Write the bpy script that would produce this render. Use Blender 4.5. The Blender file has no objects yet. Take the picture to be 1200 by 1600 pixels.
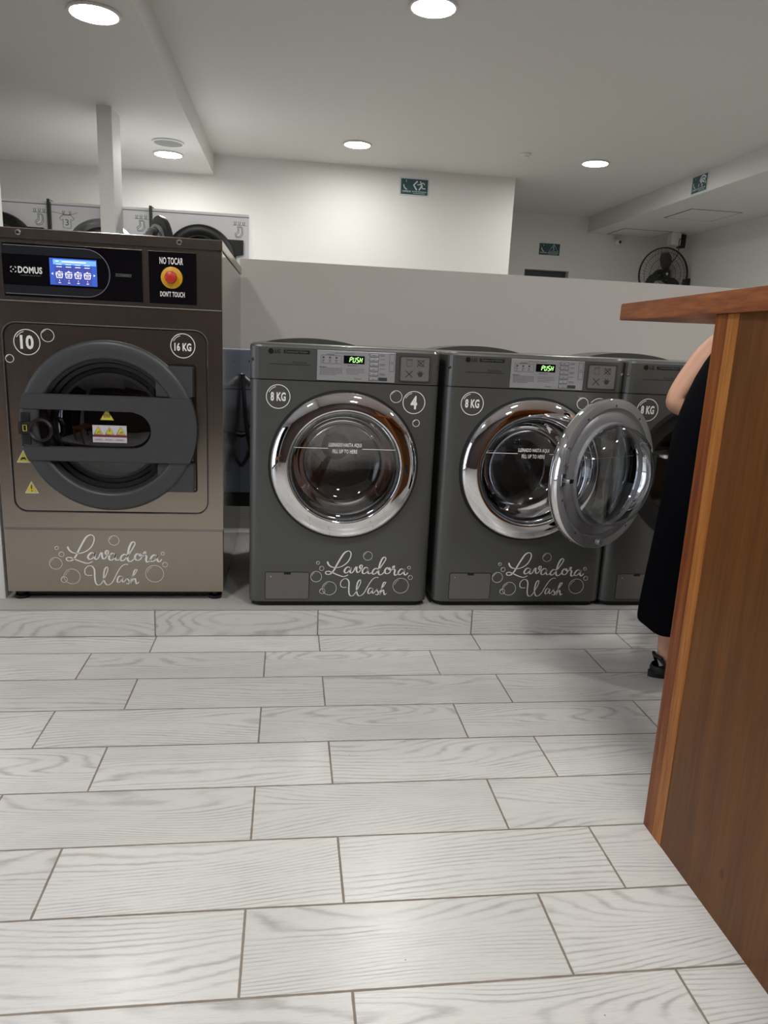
import bpy, bmesh, math, random
from mathutils import Vector, Matrix
random.seed(7)
PI = math.pi
S = bpy.context.scene
COL = S.collection

# ------------------------------------------------------------------ camera
def make_camera():
    F, yaw, pitch, roll = 1145.52, 0.1349, 0.2285, 0.0471
    cx, cy, cz = 0.1394, -2.6747, 1.1157
    f = Vector((math.sin(yaw)*math.cos(pitch), math.cos(yaw)*math.cos(pitch), -math.sin(pitch)))
    r = Vector((math.cos(yaw), -math.sin(yaw), 0)); u = r.cross(f)
    c, s = math.cos(roll), math.sin(roll)
    r2 = c*r + s*u; u2 = -s*r + c*u
    cd = bpy.data.cameras.new('camera'); co = bpy.data.objects.new('camera', cd); COL.objects.link(co)
    m = Matrix((( r2.x, u2.x, -f.x, cx), (r2.y, u2.y, -f.y, cy), (r2.z, u2.z, -f.z, cz), (0, 0, 0, 1)))
    co.matrix_world = m
    cd.sensor_fit = 'VERTICAL'; cd.sensor_height = 36; cd.lens = F/1600*36
    cd.clip_start = 0.02
    S.camera = co
make_camera()

# ------------------------------------------------------------------ exposure, world
LAMP = 36.0            # radiance of the round ceiling panels
WORLD = 0.7
S.view_settings.view_transform = 'Standard'
S.view_settings.look = 'None'
S.view_settings.exposure = 2.0
S.view_settings.gamma = 1.0
S.view_settings.use_curve_mapping = False
w = bpy.data.worlds.new('world'); S.world = w; w.use_nodes = True
w.node_tree.nodes['Background'].inputs[0].default_value = (0.80, 0.86, 1.0, 1)
w.node_tree.nodes['Background'].inputs[1].default_value = WORLD

# ------------------------------------------------------------------ node helper
def srgb(r, g, b):
    def k(v):
        v /= 255.0
        return v/12.92 if v <= 0.04045 else ((v+0.055)/1.055)**2.4
    return (k(r), k(g), k(b), 1)

class NT:
    def __init__(s, name):
        s.m = bpy.data.materials.new(name); s.m.use_nodes = True
        s.t = s.m.node_tree; s.b = s.t.nodes['Principled BSDF']; s.out = s.t.nodes['Material Output']
    def n(s, typ, props=None, **ins):
        nd = s.t.nodes.new('ShaderNode'+typ)
        for k, v in (props or {}).items(): setattr(nd, k, v)
        for k, v in ins.items():
            key = int(k[1:]) if k[0] == '_' else k.replace('_', ' ')
            sock = nd.inputs[key]
            if hasattr(v, 'is_linked') or isinstance(v, bpy.types.NodeSocket): s.t.links.new(v, sock)
            else: sock.default_value = v
        return nd
    def math(s, op, a, b=0.0, c=0.0):
        return s.n('Math', {'operation': op}, _0=a, _1=b, _2=c).outputs[0]
    def mix(s, fac, a, b, mode='MIX'):
        nd = s.t.nodes.new('ShaderNodeMix'); nd.data_type = 'RGBA'; nd.blend_type = mode
        for i, v in ((0, fac), (6, a), (7, b)):
            if isinstance(v, bpy.types.NodeSocket): s.t.links.new(v, nd.inputs[i])
            else: nd.inputs[i].default_value = v
        return nd.outputs[2]
    def obj(s):
        return s.n('TexCoord').outputs['Object']
    def pos(s):
        return s.n('NewGeometry').outputs['Position']
    def xyz(s, v):
        o = s.n('SeparateXYZ', Vector=v).outputs; return o[0], o[1], o[2]
    def vec(s, x=0., y=0., z=0.):
        return s.n('CombineXYZ', X=x, Y=y, Z=z).outputs[0]
    def noise(s, v, scale=5., detail=3., rough=.5, dist=0.):
        return s.n('TexNoise', Vector=v, Scale=scale, Detail=detail, Roughness=rough, Distortion=dist).outputs[0]
    def ramp(s, fac, stops):
        nd = s.n('ValToRGB', Fac=fac); r = nd.color_ramp
        while len(r.elements) < len(stops): r.elements.new(.5)
        for e, (p, c) in zip(r.elements, stops): e.position = p; e.color = c
        return nd.outputs[0]
    def set(s, **k):
        for a, v in k.items():
            sock = s.b.inputs[a.replace('_', ' ')]
            if isinstance(v, bpy.types.NodeSocket): s.t.links.new(v, sock)
            else: sock.default_value = v
        return s
    def bump(s, h, strength=.3, dist=.002):
        nd = s.n('Bump', Height=h, Strength=strength, Distance=dist); s.t.links.new(nd.outputs[0], s.b.inputs['Normal'])

def plain(name, col, rough=.5, metal=0., vary=.04, vs=14., coat=0., bump=0.):
    m = NT(name)
    if vary:
        nz = m.noise(m.obj(), vs, 3)
        a = tuple(max(0, c*(1-vary)) for c in col[:3])+(1,); b = tuple(min(1, c*(1+vary)) for c in col[:3])+(1,)
        m.set(Base_Color=m.mix(nz, a, b))
        if bump: m.bump(m.noise(m.obj(), vs*8, 2), bump, .001)
    else: m.set(Base_Color=col)
    m.set(Roughness=rough, Metallic=metal, Coat_Weight=coat)
    return m.m

def emit(name, col, strength):
    m = NT(name); m.set(Base_Color=col, Emission_Color=col, Emission_Strength=strength, Roughness=.4)
    return m.m

def wall_mat(name, col):
    m = NT(name); p = m.pos()
    n1 = m.noise(p, 1.3, 3); n2 = m.noise(p, 60, 3)
    a = tuple(c*.965 for c in col[:3])+(1,)
    m.set(Base_Color=m.mix(n1, a, col), Roughness=.62)
    m.bump(n2, .12, .002)
    return m.m

def woodtile_mat(name, riser=False):
    """pale grey wood-look porcelain planks, 605 x 206 mm, brown grout"""
    m = NT(name); x, y, z = m.xyz(m.pos())
    if riser:
        u = m.math('DIVIDE', m.math('SUBTRACT', x, .263), .605); row = 7.0
        v = m.math('DIVIDE', z, .2065)
        off_id = m.math('FLOOR', u)
        fu = m.math('FRACT', u)
        du = m.math('MULTIPLY', m.math('MINIMUM', fu, m.math('SUBTRACT', 1., fu)), .605)
        dv = 1.0
        rid = 7.0
        fv = v
    else:
        v = m.math('DIVIDE', m.math('SUBTRACT', -.1705, y), .2065)
        rid = m.math('FLOOR', v); fv = m.math('FRACT', v)
        par = m.math('MODULO', m.math('ADD', rid, 100.), 2.)
        # odd rows joints at .267, even rows at .070
        off = m.math('ADD', m.math('MULTIPLY', par, .197), .070)
        u = m.math('DIVIDE', m.math('SUBTRACT', x, off), .605)
        off_id = m.math('FLOOR', u); fu = m.math('FRACT', u)
        du = m.math('MULTIPLY', m.math('MINIMUM', fu, m.math('SUBTRACT', 1., fu)), .605)
        dv = m.math('MULTIPLY', m.math('MINIMUM', fv, m.math('SUBTRACT', 1., fv)), .2065)
    tid = m.math('ADD', m.math('MULTIPLY', rid, 17.31), m.math('MULTIPLY', off_id, 5.77))
    rnd = m.n('TexWhiteNoise', {'noise_dimensions': '1D'}, W=tid).outputs[0]
    rnd2 = m.n('TexWhiteNoise', {'noise_dimensions': '1D'}, W=m.math('ADD', tid, 3.3)).outputs[0]
    # grain: curved cathedral lines along X
    gx = m.math('ADD', m.math('MULTIPLY', fu, .605), m.math('MULTIPLY', rnd, 9.))
    gy = m.math('MULTIPLY', fv, .2065)
    warp = m.noise(m.vec(m.math('MULTIPLY', gx, 1.5), m.math('MULTIPLY', gy, 6.5), m.math('MULTIPLY', rnd2, 20.)), 1., 0., .4)
    warp2 = m.noise(m.vec(m.math('MULTIPLY', gx, 9.), m.math('MULTIPLY', gy, 40.), rnd), 1., 3., .6)
    ph = m.math('ADD', m.math('MULTIPLY', gy, 430.), m.math('ADD', m.math('MULTIPLY', warp, m.math('ADD', 60., m.math('MULTIPLY', rnd2, 75.))), m.math('MULTIPLY', warp2, 5.5)))
    sn = m.math('SINE', ph)
    line = m.math('POWER', m.math('MULTIPLY', m.math('ADD', sn, 1.), .5), 4.)
    fade = m.noise(m.vec(m.math('MULTIPLY', gx, 5.), m.math('MULTIPLY', gy, 22.), m.math('MULTIPLY', rnd2, 9.)), 1., 3.)
    fade = m.n('MapRange', Value=fade, From_Min=.30, From_Max=.62).outputs[0]
    fine = m.noise(m.vec(m.math('MULTIPLY', gx, 22.), m.math('MULTIPLY', gy, 620.), rnd), 1., 3., .6)
    fine = m.n('MapRange', Value=fine, From_Min=.52, From_Max=.75).outputs[0]
    g = m.math('MINIMUM', m.math('ADD', m.math('MULTIPLY', m.math('MULTIPLY', line, fade), .62), m.math('MULTIPLY', fine, .36)), 1.)
    base = m.mix(rnd, srgb(210, 209, 205), srgb(220, 219, 215))
    wood = m.mix(g, base, srgb(158, 155, 151))
    wob = m.math('MULTIPLY', m.math('SUBTRACT', m.noise(m.pos(), 45., 3.), .5), .0022)
    d = m.math('ADD', m.math('MINIMUM', du, dv), wob)
    gm = m.n('MapRange', Value=d, From_Min=.0019, From_Max=.0030, To_Min=1., To_Max=0.).outputs[0]
    gcol = m.mix(m.noise(m.pos(), 9., 4.), srgb(112, 99, 84), srgb(150, 141, 128))
    # crumbs of dirt
    spk = m.n('TexVoronoi', Vector=m.pos(), Scale=26.).outputs['Distance']
    spk = m.math('LESS_THAN', spk, .045)
    patch = m.math('GREATER_THAN', m.noise(m.pos(), 3.1, 2.), .55)
    dirt = m.math('MULTIPLY', m.math('MULTIPLY', spk, patch), .6)
    c = m.mix(gm, wood, gcol)
    c = m.mix(dirt, c, srgb(96, 84, 70))
    m.set(Base_Color=c, Roughness=m.math('ADD', .27, m.math('MULTIPLY', gm, .4)), Specular_IOR_Level=.62)
    h = m.math('SUBTRACT', m.math('SUBTRACT', 1., m.math('MULTIPLY', gm, 1.)), m.math('MULTIPLY', g, .22))
    m.bump(h, .45, .0018)
    return m.m

def steel_mat(name, col, rough=.26, streak='Z', amt=.10, metal=1.0, aniso=.4):
    m = NT(name); x, y, z = m.xyz(m.obj())
    s = {'Z': (220., 220., 2.), 'X': (2., 220., 220.)}[streak]
    v = m.obj() if name == 'drum_steel' else m.vec(m.math('MULTIPLY', x, s[0]), m.math('MULTIPLY', y, s[1]), m.math('MULTIPLY', z, s[2]))
    n1 = m.noise(v, 1., 3.); n2 = m.noise(m.obj(), 3., 3.)
    a = tuple(c*.9 for c in col[:3])+(1,)
    m.set(Base_Color=m.mix(n1, a, col), Metallic=metal, Anisotropic=aniso,
          Roughness=m.math('ADD', rough, m.math('MULTIPLY', m.math('SUBTRACT', m.math('ADD', n1, n2), 1.), amt)))
    m.bump(n2, .25, .004)
    return m.m

def glass_mat(name, tint=(.55, .57, .58, 1), rough=.02):
    m = NT(name)
    tr = m.n('BsdfTransparent', Color=tint); gl = m.n('BsdfGlossy', Color=(1, 1, 1, 1), Roughness=rough)
    fr = m.n('Fresnel', IOR=1.5)
    mx = m.n('MixShader', Fac=m.math('ADD', fr.outputs[0], .03))
    m.t.links.new(tr.outputs[0], mx.inputs[1]); m.t.links.new(gl.outputs[0], mx.inputs[2])
    m.t.links.new(mx.outputs[0], m.out.inputs[0])
    return m.m

def counter_mat(name, along, width, cols, coat=.3, rough=.35, vseed=0., spec=.28):
    """varnished hardwood staves; along = axis of the grain, width = stave width"""
    m = NT(name); x, y, z = m.xyz(m.pos())
    if along == 'Z': a, b, c = z, y, x
    else: a, b, c = y, x, z
    bb = m.math('DIVIDE', m.math('ADD', b, m.math('MULTIPLY', c, .9)), width) if along == 'Y' else m.math('DIVIDE', b, width)
    pid = m.math('FLOOR', bb)
    rnd = m.n('TexWhiteNoise', {'noise_dimensions': '1D'}, W=m.math('ADD', pid, vseed)).outputs[0]
    sh = m.math('MULTIPLY', rnd, 13.)
    lo = m.vec(m.math('ADD', m.math('MULTIPLY', a, 1.1), sh), m.math('MULTIPLY', b, 14.), m.math('MULTIPLY', c, 14.))
    n1 = m.noise(lo, 1., 4., .6, .6)
    hi = m.vec(m.math('ADD', m.math('MULTIPLY', a, 5.), sh), m.math('MULTIPLY', b, 130.), m.math('MULTIPLY', c, 130.))
    n2 = m.noise(hi, 1., 4., .65)
    t = m.math('ADD', m.math('MULTIPLY', n1, .62), m.math('ADD', m.math('MULTIPLY', rnd, .26), m.math('MULTIPLY', m.math('SUBTRACT', n2, .5), .5)))
    col = m.ramp(t, [(.22, cols[0]), (.42, cols[1]), (.60, cols[2]), (.85, cols[3])])
    kn = m.n('TexVoronoi', Vector=m.vec(m.math('MULTIPLY', b, 4.), m.math('MULTIPLY', a, 2.2), 0.), Scale=1.).outputs['Distance']
    kn = m.n('MapRange', Value=kn, From_Min=.015, From_Max=.035, To_Min=1., To_Max=0.).outputs[0]
    col = m.mix(m.math('MULTIPLY', kn, .7), col, srgb(52, 26, 10))
    m.set(Base_Color=col, Roughness=rough, Coat_Weight=coat*.4, Coat_Roughness=.3, Specular_IOR_Level=spec)
    m.bump(n2, .12, .001)
    return m.m

M = {}
M['wall'] = wall_mat('white_plaster', srgb(224, 223, 219))
M['ceil'] = wall_mat('ceiling_paint', srgb(214, 213, 209))
M['board'] = wall_mat('partition_board', srgb(226, 222, 216))
M['floor'] = woodtile_mat('pale_wood_look_tile')
M['riser'] = woodtile_mat('pale_wood_look_riser', True)
M['concrete'] = plain('cement_screed', srgb(176, 174, 170), .6, vary=.12, vs=6, bump=.2)
M['rear_wall'] = plain('dark_red_brown_wall', srgb(60, 42, 38), .6, vary=.3, vs=3)
M['far_floor'] = plain('outside_ground', srgb(150, 148, 146), .7)
M['steel'] = steel_mat('brushed_brown_steel', srgb(178, 168, 156), .24, 'Z', .08)
M['steel_side'] = steel_mat('polished_steel_side', srgb(168, 166, 164), .10, 'Z', .04)
M['chrome'] = plain('chrome', srgb(232, 232, 234), .035, 1., vary=0)
M['chrome_soft'] = plain('satin_chrome', srgb(170, 172, 176), .22, 1., vary=.03)
M['drum'] = steel_mat('drum_steel', srgb(190, 190, 188), .2, 'X', .02)
M['zinc'] = steel_mat('galvanised_sheet', srgb(150, 160, 178), .42, 'Z', .12, .55)
M['graphite'] = plain('graphite_enamel', srgb(86, 87, 84), .36, .35, vary=.03, coat=.15)
M['graphite2'] = plain('graphite_hatch', srgb(112, 108, 106), .38, .35, vary=.03)
M['panel'] = plain('silver_control_plate', srgb(176, 177, 180), .38, .55, vary=.02)
M['panel_dark'] = plain('dark_print', srgb(52, 52, 54), .5, vary=0)
M['grey_print'] = plain('grey_print', srgb(110, 110, 112), .5, vary=0)
M['plate_grey'] = plain('grey_drawer_plate', srgb(120, 118, 116), .4, .3, vary=.04)
M['black'] = plain('black_plastic', srgb(12, 12, 13), .4, vary=.1)
M['rubber'] = plain('black_rubber', srgb(14, 14, 15), .6, vary=.1)
M['blackglass'] = plain('black_glass', srgb(10, 10, 14), .12, vary=0, coat=.5)
M['panelgrey'] = plain('dark_grey_glass', srgb(36, 37, 42), .22, vary=0)
M['doorgrey'] = plain('dark_grey_moulding', srgb(64, 65, 66), .42, .1, vary=.03)
M['ring_grey'] = plain('grey_door_moulding', srgb(150, 151, 154), .36, .35, vary=.03)
M['vinyl'] = plain('white_vinyl', srgb(232, 231, 226), .5, vary=0)
M['vinyl_grey'] = plain('pale_vinyl', srgb(205, 204, 200), .5, vary=0)
M['white_enamel'] = plain('white_enamel', srgb(242, 243, 246), .3, vary=.01)
M['ink'] = plain('grey_ink', srgb(92, 94, 100), .6, vary=0)
M['blade'] = plain('smoky_blade', srgb(72, 72, 72), .4, vary=0)
M['hub'] = plain('blue_grey_hub', srgb(214, 216, 236), .4, vary=0)
M['yellow'] = plain('yellow_plastic', srgb(214, 160, 24), .4, vary=.03)
M['warn'] = plain('yellow_sticker', srgb(206, 192, 62), .45, vary=.03)
M['red'] = plain('red_plastic', srgb(186, 48, 32), .35, vary=.05)
M['redprint'] = plain('dark_red_print', srgb(110, 40, 48), .5, vary=0)
M['sticker'] = plain('sticker_paper', srgb(196, 190, 196), .5, vary=.03)
M['green'] = emit('green_segments', (.45, 1, .28, 1), .30)
M['lamp'] = emit('lamp_diffuser', (1, .985, .96, 1), LAMP)
M['lamp_off'] = plain('lamp_diffuser_off', srgb(128, 130, 130), .5, vary=0)
M['trimwhite'] = plain('white_trim_ring', srgb(215, 214, 210), .4, vary=0)
M['scr1'] = emit('screen_blue', srgb(52, 84, 180), .17)
M['scr2'] = emit('screen_pale_blue', srgb(112, 170, 240), .18)
M['scr3'] = emit('screen_deep_blue', srgb(62, 70, 150), .16)
M['scrw'] = emit('screen_white', (.95, .97, 1, 1), .17)
M['teal'] = plain('teal_sign', srgb(46, 78, 80), .4, vary=.08)
M['acrylic'] = plain('clear_sign_border', srgb(206, 214, 214), .2, vary=0)
M['signw'] = plain('sign_white', srgb(210, 220, 218), .5, vary=0)
M['darkopen'] = plain('dark_opening', srgb(52, 60, 62), .5, vary=.1)
M['glass'] = glass_mat('door_glass', (.94, .945, .95, 1))
M['glass_dark'] = glass_mat('dark_door_glass', (.22, .22, .23, 1), .03)
M['glass_clear'] = glass_mat('clear_bowl_glass', (.93, .94, .95, 1), .02)
M['skin'] = plain('skin', srgb(198, 150, 122), .5, vary=.05, vs=20)
M['dress'] = plain('black_cloth', srgb(4, 5, 8), .95, vary=.2, vs=30, bump=.3)
M['dress'].node_tree.nodes['Principled BSDF'].inputs['Specular IOR Level'].default_value = .08
M['lips'] = plain('lips', srgb(158, 84, 78), .45, vary=0)
M['hair'] = plain('dark_hair', srgb(26, 18, 14), .5, vary=.2)
W4 = [srgb(84, 42, 20), srgb(128, 76, 34), srgb(158, 102, 50), srgb(186, 130, 74)]
M['wood_panel'] = counter_mat('varnished_hardwood_panel', 'Z', .21, [srgb(72, 38, 8), srgb(94, 54, 13), srgb(110, 66, 19), srgb(128, 84, 32)], .12, .42, 2.)
M['wood_edge'] = counter_mat('varnished_hardwood_edge', 'Z', .043, [srgb(92, 36, 12), srgb(136, 76, 26), srgb(172, 112, 48), srgb(186, 128, 64)], .12, .42, 33.)
M['wood_top'] = counter_mat('varnished_hardwood_top', 'Y', .12, [srgb(78, 34, 10), srgb(132, 70, 26), srgb(168, 100, 44), srgb(192, 128, 70)], .2, .36, 5.)
M['wood_far'] = counter_mat('brown_timber', 'Z', .3, W4, .1, .5, 9.)

# ------------------------------------------------------------------ mesh helpers
def B(): return bmesh.new()

def link(name, bm, mat, parent=None, org=(0, 0, 0), smooth=None, loc=None):
    """make the bmesh (drawn in world coordinates) one object; org = origin of its thing"""
    o = Vector(org)
    if parent:                       # parts and sub-parts hang from objects that are not rotated while building
        o = Vector((0, 0, 0)); q = parent
        while q: o += q.location; q = q.parent
    for v in bm.verts: v.co -= o
    bmesh.ops.recalc_face_normals(bm, faces=bm.faces[:])
    me = bpy.data.meshes.new(name); bm.to_mesh(me); bm.free()
    mats = mat if isinstance(mat, (list, tuple)) else [mat]
    for mm in mats: me.materials.append(mm)
    ob = bpy.data.objects.new(name, me); COL.objects.link(ob)
    if smooth is not None:
        me.shade_smooth() if smooth == 180 else me.set_sharp_from_angle(angle=math.radians(smooth))
        if smooth != 180:
            for p in me.polygons: p.use_smooth = True
    if parent: ob.parent = parent
    else: ob.location = o if loc is None else loc
    return ob

def thing(name, label, cat, loc, group=None):
    o = bpy.data.objects.new(name, None); COL.objects.link(o); o.location = loc
    o.empty_display_size = .1
    tag(o, label, cat, group); return o
def tag(o, label, cat, group=None):
    o['label'] = label; o['category'] = cat
    if group: o['group'] = group
    return o
def struct(name, bm, mat, **k):
    o = link(name, bm, mat, **k); o['kind'] = 'structure'; return o

def box(bm, x0, x1, y0, y1, z0, z1, bev=0., seg=2, mi=0):
    vs = [bm.verts.new((x, y, z)) for z in (z0, z1) for y in (y0, y1) for x in (x0, x1)]
    fs = []
    for q in ((0, 1, 3, 2), (4, 6, 7, 5), (0, 4, 5, 1), (2, 3, 7, 6), (0, 2, 6, 4), (1, 5, 7, 3)):
        fs.append(bm.faces.new([vs[i] for i in q]))
    for f in fs: f.material_index = mi
    if bev > 0:
        es = list({e for f in fs for e in f.edges})
        r = bmesh.ops.bevel(bm, geom=es, offset=bev, segments=seg, affect='EDGES', profile=.5)
        for f in r['faces']: f.material_index = mi

def lathe(bm, prof, c, n=64, axis='Y', a0=0., a1=2*PI, mi=0, closed=False):
    """prof: (radius, height) along axis, around centre c"""
    full = abs(a1-a0-2*PI) < 1e-6; rings = []
    cnt = n if full else n+1
    for (r, h) in prof:
        ring = []
        for i in range(cnt):
            a = a0+(a1-a0)*i/n; ca, sa = math.cos(a)*r, math.sin(a)*r
            p = {'Y': (ca, h, sa), 'Z': (ca, sa, h), 'X': (h, ca, sa)}[axis]
            ring.append(bm.verts.new((c[0]+p[0], c[1]+p[1], c[2]+p[2])))
            if r < 1e-7: break
        rings.append(ring)
    prs = list(zip(rings[:-1], rings[1:]))
    if closed: prs.append((rings[-1], rings[0]))
    for A, Bq in prs:
        m = n if full else n
        for i in range(m):
            j = (i+1) % cnt
            if len(A) == 1 and len(Bq) == 1: continue
            if len(A) == 1: f = bm.faces.new((A[0], Bq[j], Bq[i]))
            elif len(Bq) == 1: f = bm.faces.new((A[i], A[j], Bq[0]))
            else: f = bm.faces.new((A[i], A[j], Bq[j], Bq[i]))
            f.material_index = mi

def tube(bm, pts, r, n=8, caps=True, mi=0):
    pts = [Vector(p) for p in pts]; rr = r if isinstance(r, (list, tuple)) else [r]*len(pts)
    prev = None; t0 = (pts[1]-pts[0]).normalized()
    a = t0.orthogonal().normalized(); rings = []
    for i, p in enumerate(pts):
        t = (pts[min(i+1, len(pts)-1)]-pts[max(i-1, 0)]).normalized()
        a = (a-t*a.dot(t)).normalized(); b = t.cross(a)
        rings.append([bm.verts.new(p+(a*math.cos(2*PI*k/n)+b*math.sin(2*PI*k/n))*rr[i]) for k in range(n)])
    for A, Bq in zip(rings[:-1], rings[1:]):
        for k in range(n):
            f = bm.faces.new((A[k], A[(k+1) % n], Bq[(k+1) % n], Bq[k])); f.material_index = mi
    if caps:
        bm.faces.new(rings[0][::-1]).material_index = mi; bm.faces.new(rings[-1]).material_index = mi

def prism(bm, pts, d0, d1, plane='XZ', mi=0):
    """extrude a 2D outline; plane XZ -> along Y, XY -> along Z, YZ -> along X"""
    def P(a, b, d): return {'XZ': (a, d, b), 'XY': (a, b, d), 'YZ': (d, a, b)}[plane]
    A = [bm.verts.new(P(a, b, d0)) for a, b in pts]; C = [bm.verts.new(P(a, b, d1)) for a, b in pts]
    n = len(pts)
    fs = [bm.faces.new(A), bm.faces.new(C[::-1])]
    for i in range(n): fs.append(bm.faces.new((A[i], C[i], C[(i+1) % n], A[(i+1) % n])))
    for f in fs: f.material_index = mi

def plate_holes(bm, outer, holes, y, depth=0., mi=0):
    """flat plate in XZ at Y=y with holes; depth = thickness going +Y"""
    loops = [outer]+list(holes); es = []; vv = []
    for L in loops:
        vs = [bm.verts.new((a, y, b)) for a, b in L]; vv.append(vs)
        for i in range(len(vs)): es.append(bm.edges.new((vs[i], vs[(i+1) % len(vs)])))
    r = bmesh.ops.triangle_fill(bm, use_beauty=True, use_dissolve=False, edges=es)
    fs = [g for g in r['geom'] if isinstance(g, bmesh.types.BMFace)]
    for f in fs: f.material_index = mi
    if depth:
        for vs in vv:
            bs = [bm.verts.new((v.co.x, y+depth, v.co.z)) for v in vs]
            for i in range(len(vs)):
                j = (i+1) % len(vs)
                bm.faces.new((vs[i], vs[j], bs[j], bs[i])).material_index = mi

def circ(cx, cz, r, n=48, a0=0., a1=2*PI):
    if abs(a1-a0-2*PI) < 1e-6: return [(cx+r*math.cos(2*PI*i/n), cz+r*math.sin(2*PI*i/n)) for i in range(n)]
    return [(cx+r*math.cos(a0+(a1-a0)*i/n), cz+r*math.sin(a0+(a1-a0)*i/n)) for i in range(n+1)]
def rrect(x0, x1, z0, z1, r, n=6):
    p = []
    for cx, cz, a in ((x1-r, z1-r, 0), (x0+r, z1-r, PI/2), (x0+r, z0+r, PI), (x1-r, z0+r, 1.5*PI)):
        p += [(cx+r*math.cos(a+PI/2*i/n), cz+r*math.sin(a+PI/2*i/n)) for i in range(n+1)]
    return p

def ring2d(bm, c, r, wd, y, n=40, a0=0., a1=2*PI, th=.0005, mi=0):
    """flat vinyl ring / arc"""
    lathe(bm, [(r-wd/2, y), (r-wd/2, y-th), (r+wd/2, y-th), (r+wd/2, y)], (c[0], 0, c[1]), n, 'Y', a0, a1, mi)

def catmull(pts, k=6):
    P = [pts[0]]+list(pts)+[pts[-1]]; out = []
    for i in range(1, len(P)-2):
        p0, p1, p2, p3 = P[i-1], P[i], P[i+1], P[i+2]
        for s in range(k):
            t = s/k
            out.append(tuple(.5*((2*p1[j])+(-p0[j]+p2[j])*t+(2*p0[j]-5*p1[j]+4*p2[j]-p3[j])*t*t+(-p0[j]+3*p1[j]-3*p2[j]+p3[j])*t**3) for j in range(len(p1))))
    out.append(tuple(pts[-1])); return out

def stroke(bm, pts, wd, y, nib=None, th=.0005, mi=0, k=6, smooth=True):
    """flat pen stroke in XZ; nib=(min fraction) makes thick downstrokes"""
    q = catmull(pts, k) if smooth else list(pts)
    L = []; R = []
    for i, p in enumerate(q):
        a = q[max(i-1, 0)]; b = q[min(i+1, len(q)-1)]
        t = Vector((b[0]-a[0], b[1]-a[1]))
        if t.length < 1e-9: t = Vector((1, 0))
        t.normalize(); nrm = Vector((-t.y, t.x)); ww = wd
        if nib:
            down = abs(t.y)*(1. if t.y < 0 else .35)
            ww = wd*(nib+(1-nib)*down)
        e = min(i, len(q)-1-i)
        if nib and e < 2: ww *= (.55, .85)[e]
        L.append((p[0]+nrm.x*ww/2, p[1]+nrm.y*ww/2)); R.append((p[0]-nrm.x*ww/2, p[1]-nrm.y*ww/2))
    yy = y-th
    vl = [bm.verts.new((a, yy, b)) for a, b in L]; vr = [bm.verts.new((a, yy, b)) for a, b in R]
    for i in range(len(vl)-1):
        bm.faces.new((vl[i], vl[i+1], vr[i+1], vr[i])).material_index = mi

def text(bm, s, x0, x1, z0, z1, y, bold=0., mi=0, shear=0., th=.0004, axis='Y-'):
    """lettering fitted into a box on the plane Y=y (or on X=y facing -X when axis='X-': x0>x1 run along -Y)"""
    cu = bpy.data.curves.new('lettering_source', 'FONT'); cu.body = s; cu.size = 1; cu.offset = bold; cu.shear = shear
    cu.resolution_u = 3; cu.space_character = 1.06
    ob = bpy.data.objects.new('lettering_source', cu); COL.objects.link(ob)
    dg = bpy.context.evaluated_depsgraph_get(); dg.update()
    me = bpy.data.meshes.new_from_object(ob.evaluated_get(dg)); bpy.data.objects.remove(ob); bpy.data.curves.remove(cu)
    xs = [v.co.x for v in me.vertices]; ys = [v.co.y for v in me.vertices]
    ax, bx, ay, by = min(xs), max(xs), min(ys), max(ys)
    new = []
    for v in me.vertices:
        px = x0+(v.co.x-ax)/(bx-ax)*(x1-x0); pz = z0+(v.co.y-ay)/(by-ay)*(z1-z0)
        new.append(bm.verts.new((px, y-th, pz) if axis == 'Y-' else (y-th, px, pz)))
    for p in me.polygons:
        try: bm.faces.new([new[i] for i in p.vertices]).material_index = mi
        except ValueError: pass
    bpy.data.meshes.remove(me)

def quad(bm, x0, x1, z0, z1, y, th=.0005, mi=0):
    box(bm, x0, x1, y-th, y, z0, z1, mi=mi)

def copy_tree(o, parent=None):
    c = o.copy(); COL.objects.link(c); c.parent = parent
    for ch in list(o.children): copy_tree(ch, c)
    return c

# ================================================================== SETTING
H = .109                                 # height of the machine platform
ZC, ZS = 2.70, 2.52                      # ceiling, soffit underside
XL, XR = -2.75, 4.88                     # side walls
YB, YR, YF = 4.70, 6.456, -4.3           # back wall, recess wall, wall behind the camera

bm = B(); box(bm, XL-.2, XR+.2, YF-.2, YR+.2, -.1, 0); struct('floor', bm, M['floor'])
bm = B(); box(bm, XL, XR, -.0165, 1.9, 0, H-.002, mi=0)
box(bm, XL, XR, -.026, -.014, .003, H-.006, mi=1)
box(bm, XL, XR, -.025, 1.9, H-.004, H, mi=0)
struct('floor_platform', bm, [M['concrete'], M['riser']])
bm = B()
box(bm, XL-.2, XR+.2, YF-.2, YR+.2, ZC, ZC+.1)
box(bm, XL, -.572, YF, YB, ZS, ZC)                       # lowered bay on the left
box(bm, 3.725, XR, YF, YR, ZS-.003, ZC)                  # lowered bay on the right
struct('ceiling', bm, M['ceil'])
bm = B(); box(bm, XL, 2.262, YB, YB+.15, 0, ZC); struct('wall_back', bm, M['wall'])
bm = B(); box(bm, 2.262-.15, 2.262, YB+.15, YR, 0, ZC); struct('wall_return', bm, M['wall'])
bm = B()
box(bm, 2.262-.15, 2.974, YR, YR+.15, 0, ZC); box(bm, 3.535, XR, YR, YR+.15, 0, ZC); box(bm, 2.974, 3.535, YR, YR+.15, 2.06, ZC)
struct('wall_recess', bm, M['wall'])
bm = B(); box(bm, 2.96, 3.55, YR+.10, YR+.14, 0, 2.08); struct('door_1', bm, M['darkopen'])  # dark sheet in place of the unlit interior beyond the doorway
bm = B(); box(bm, XR, XR+.15, YF, YR, 0, ZC); struct('wall_right', bm, M['wall'])
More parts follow.
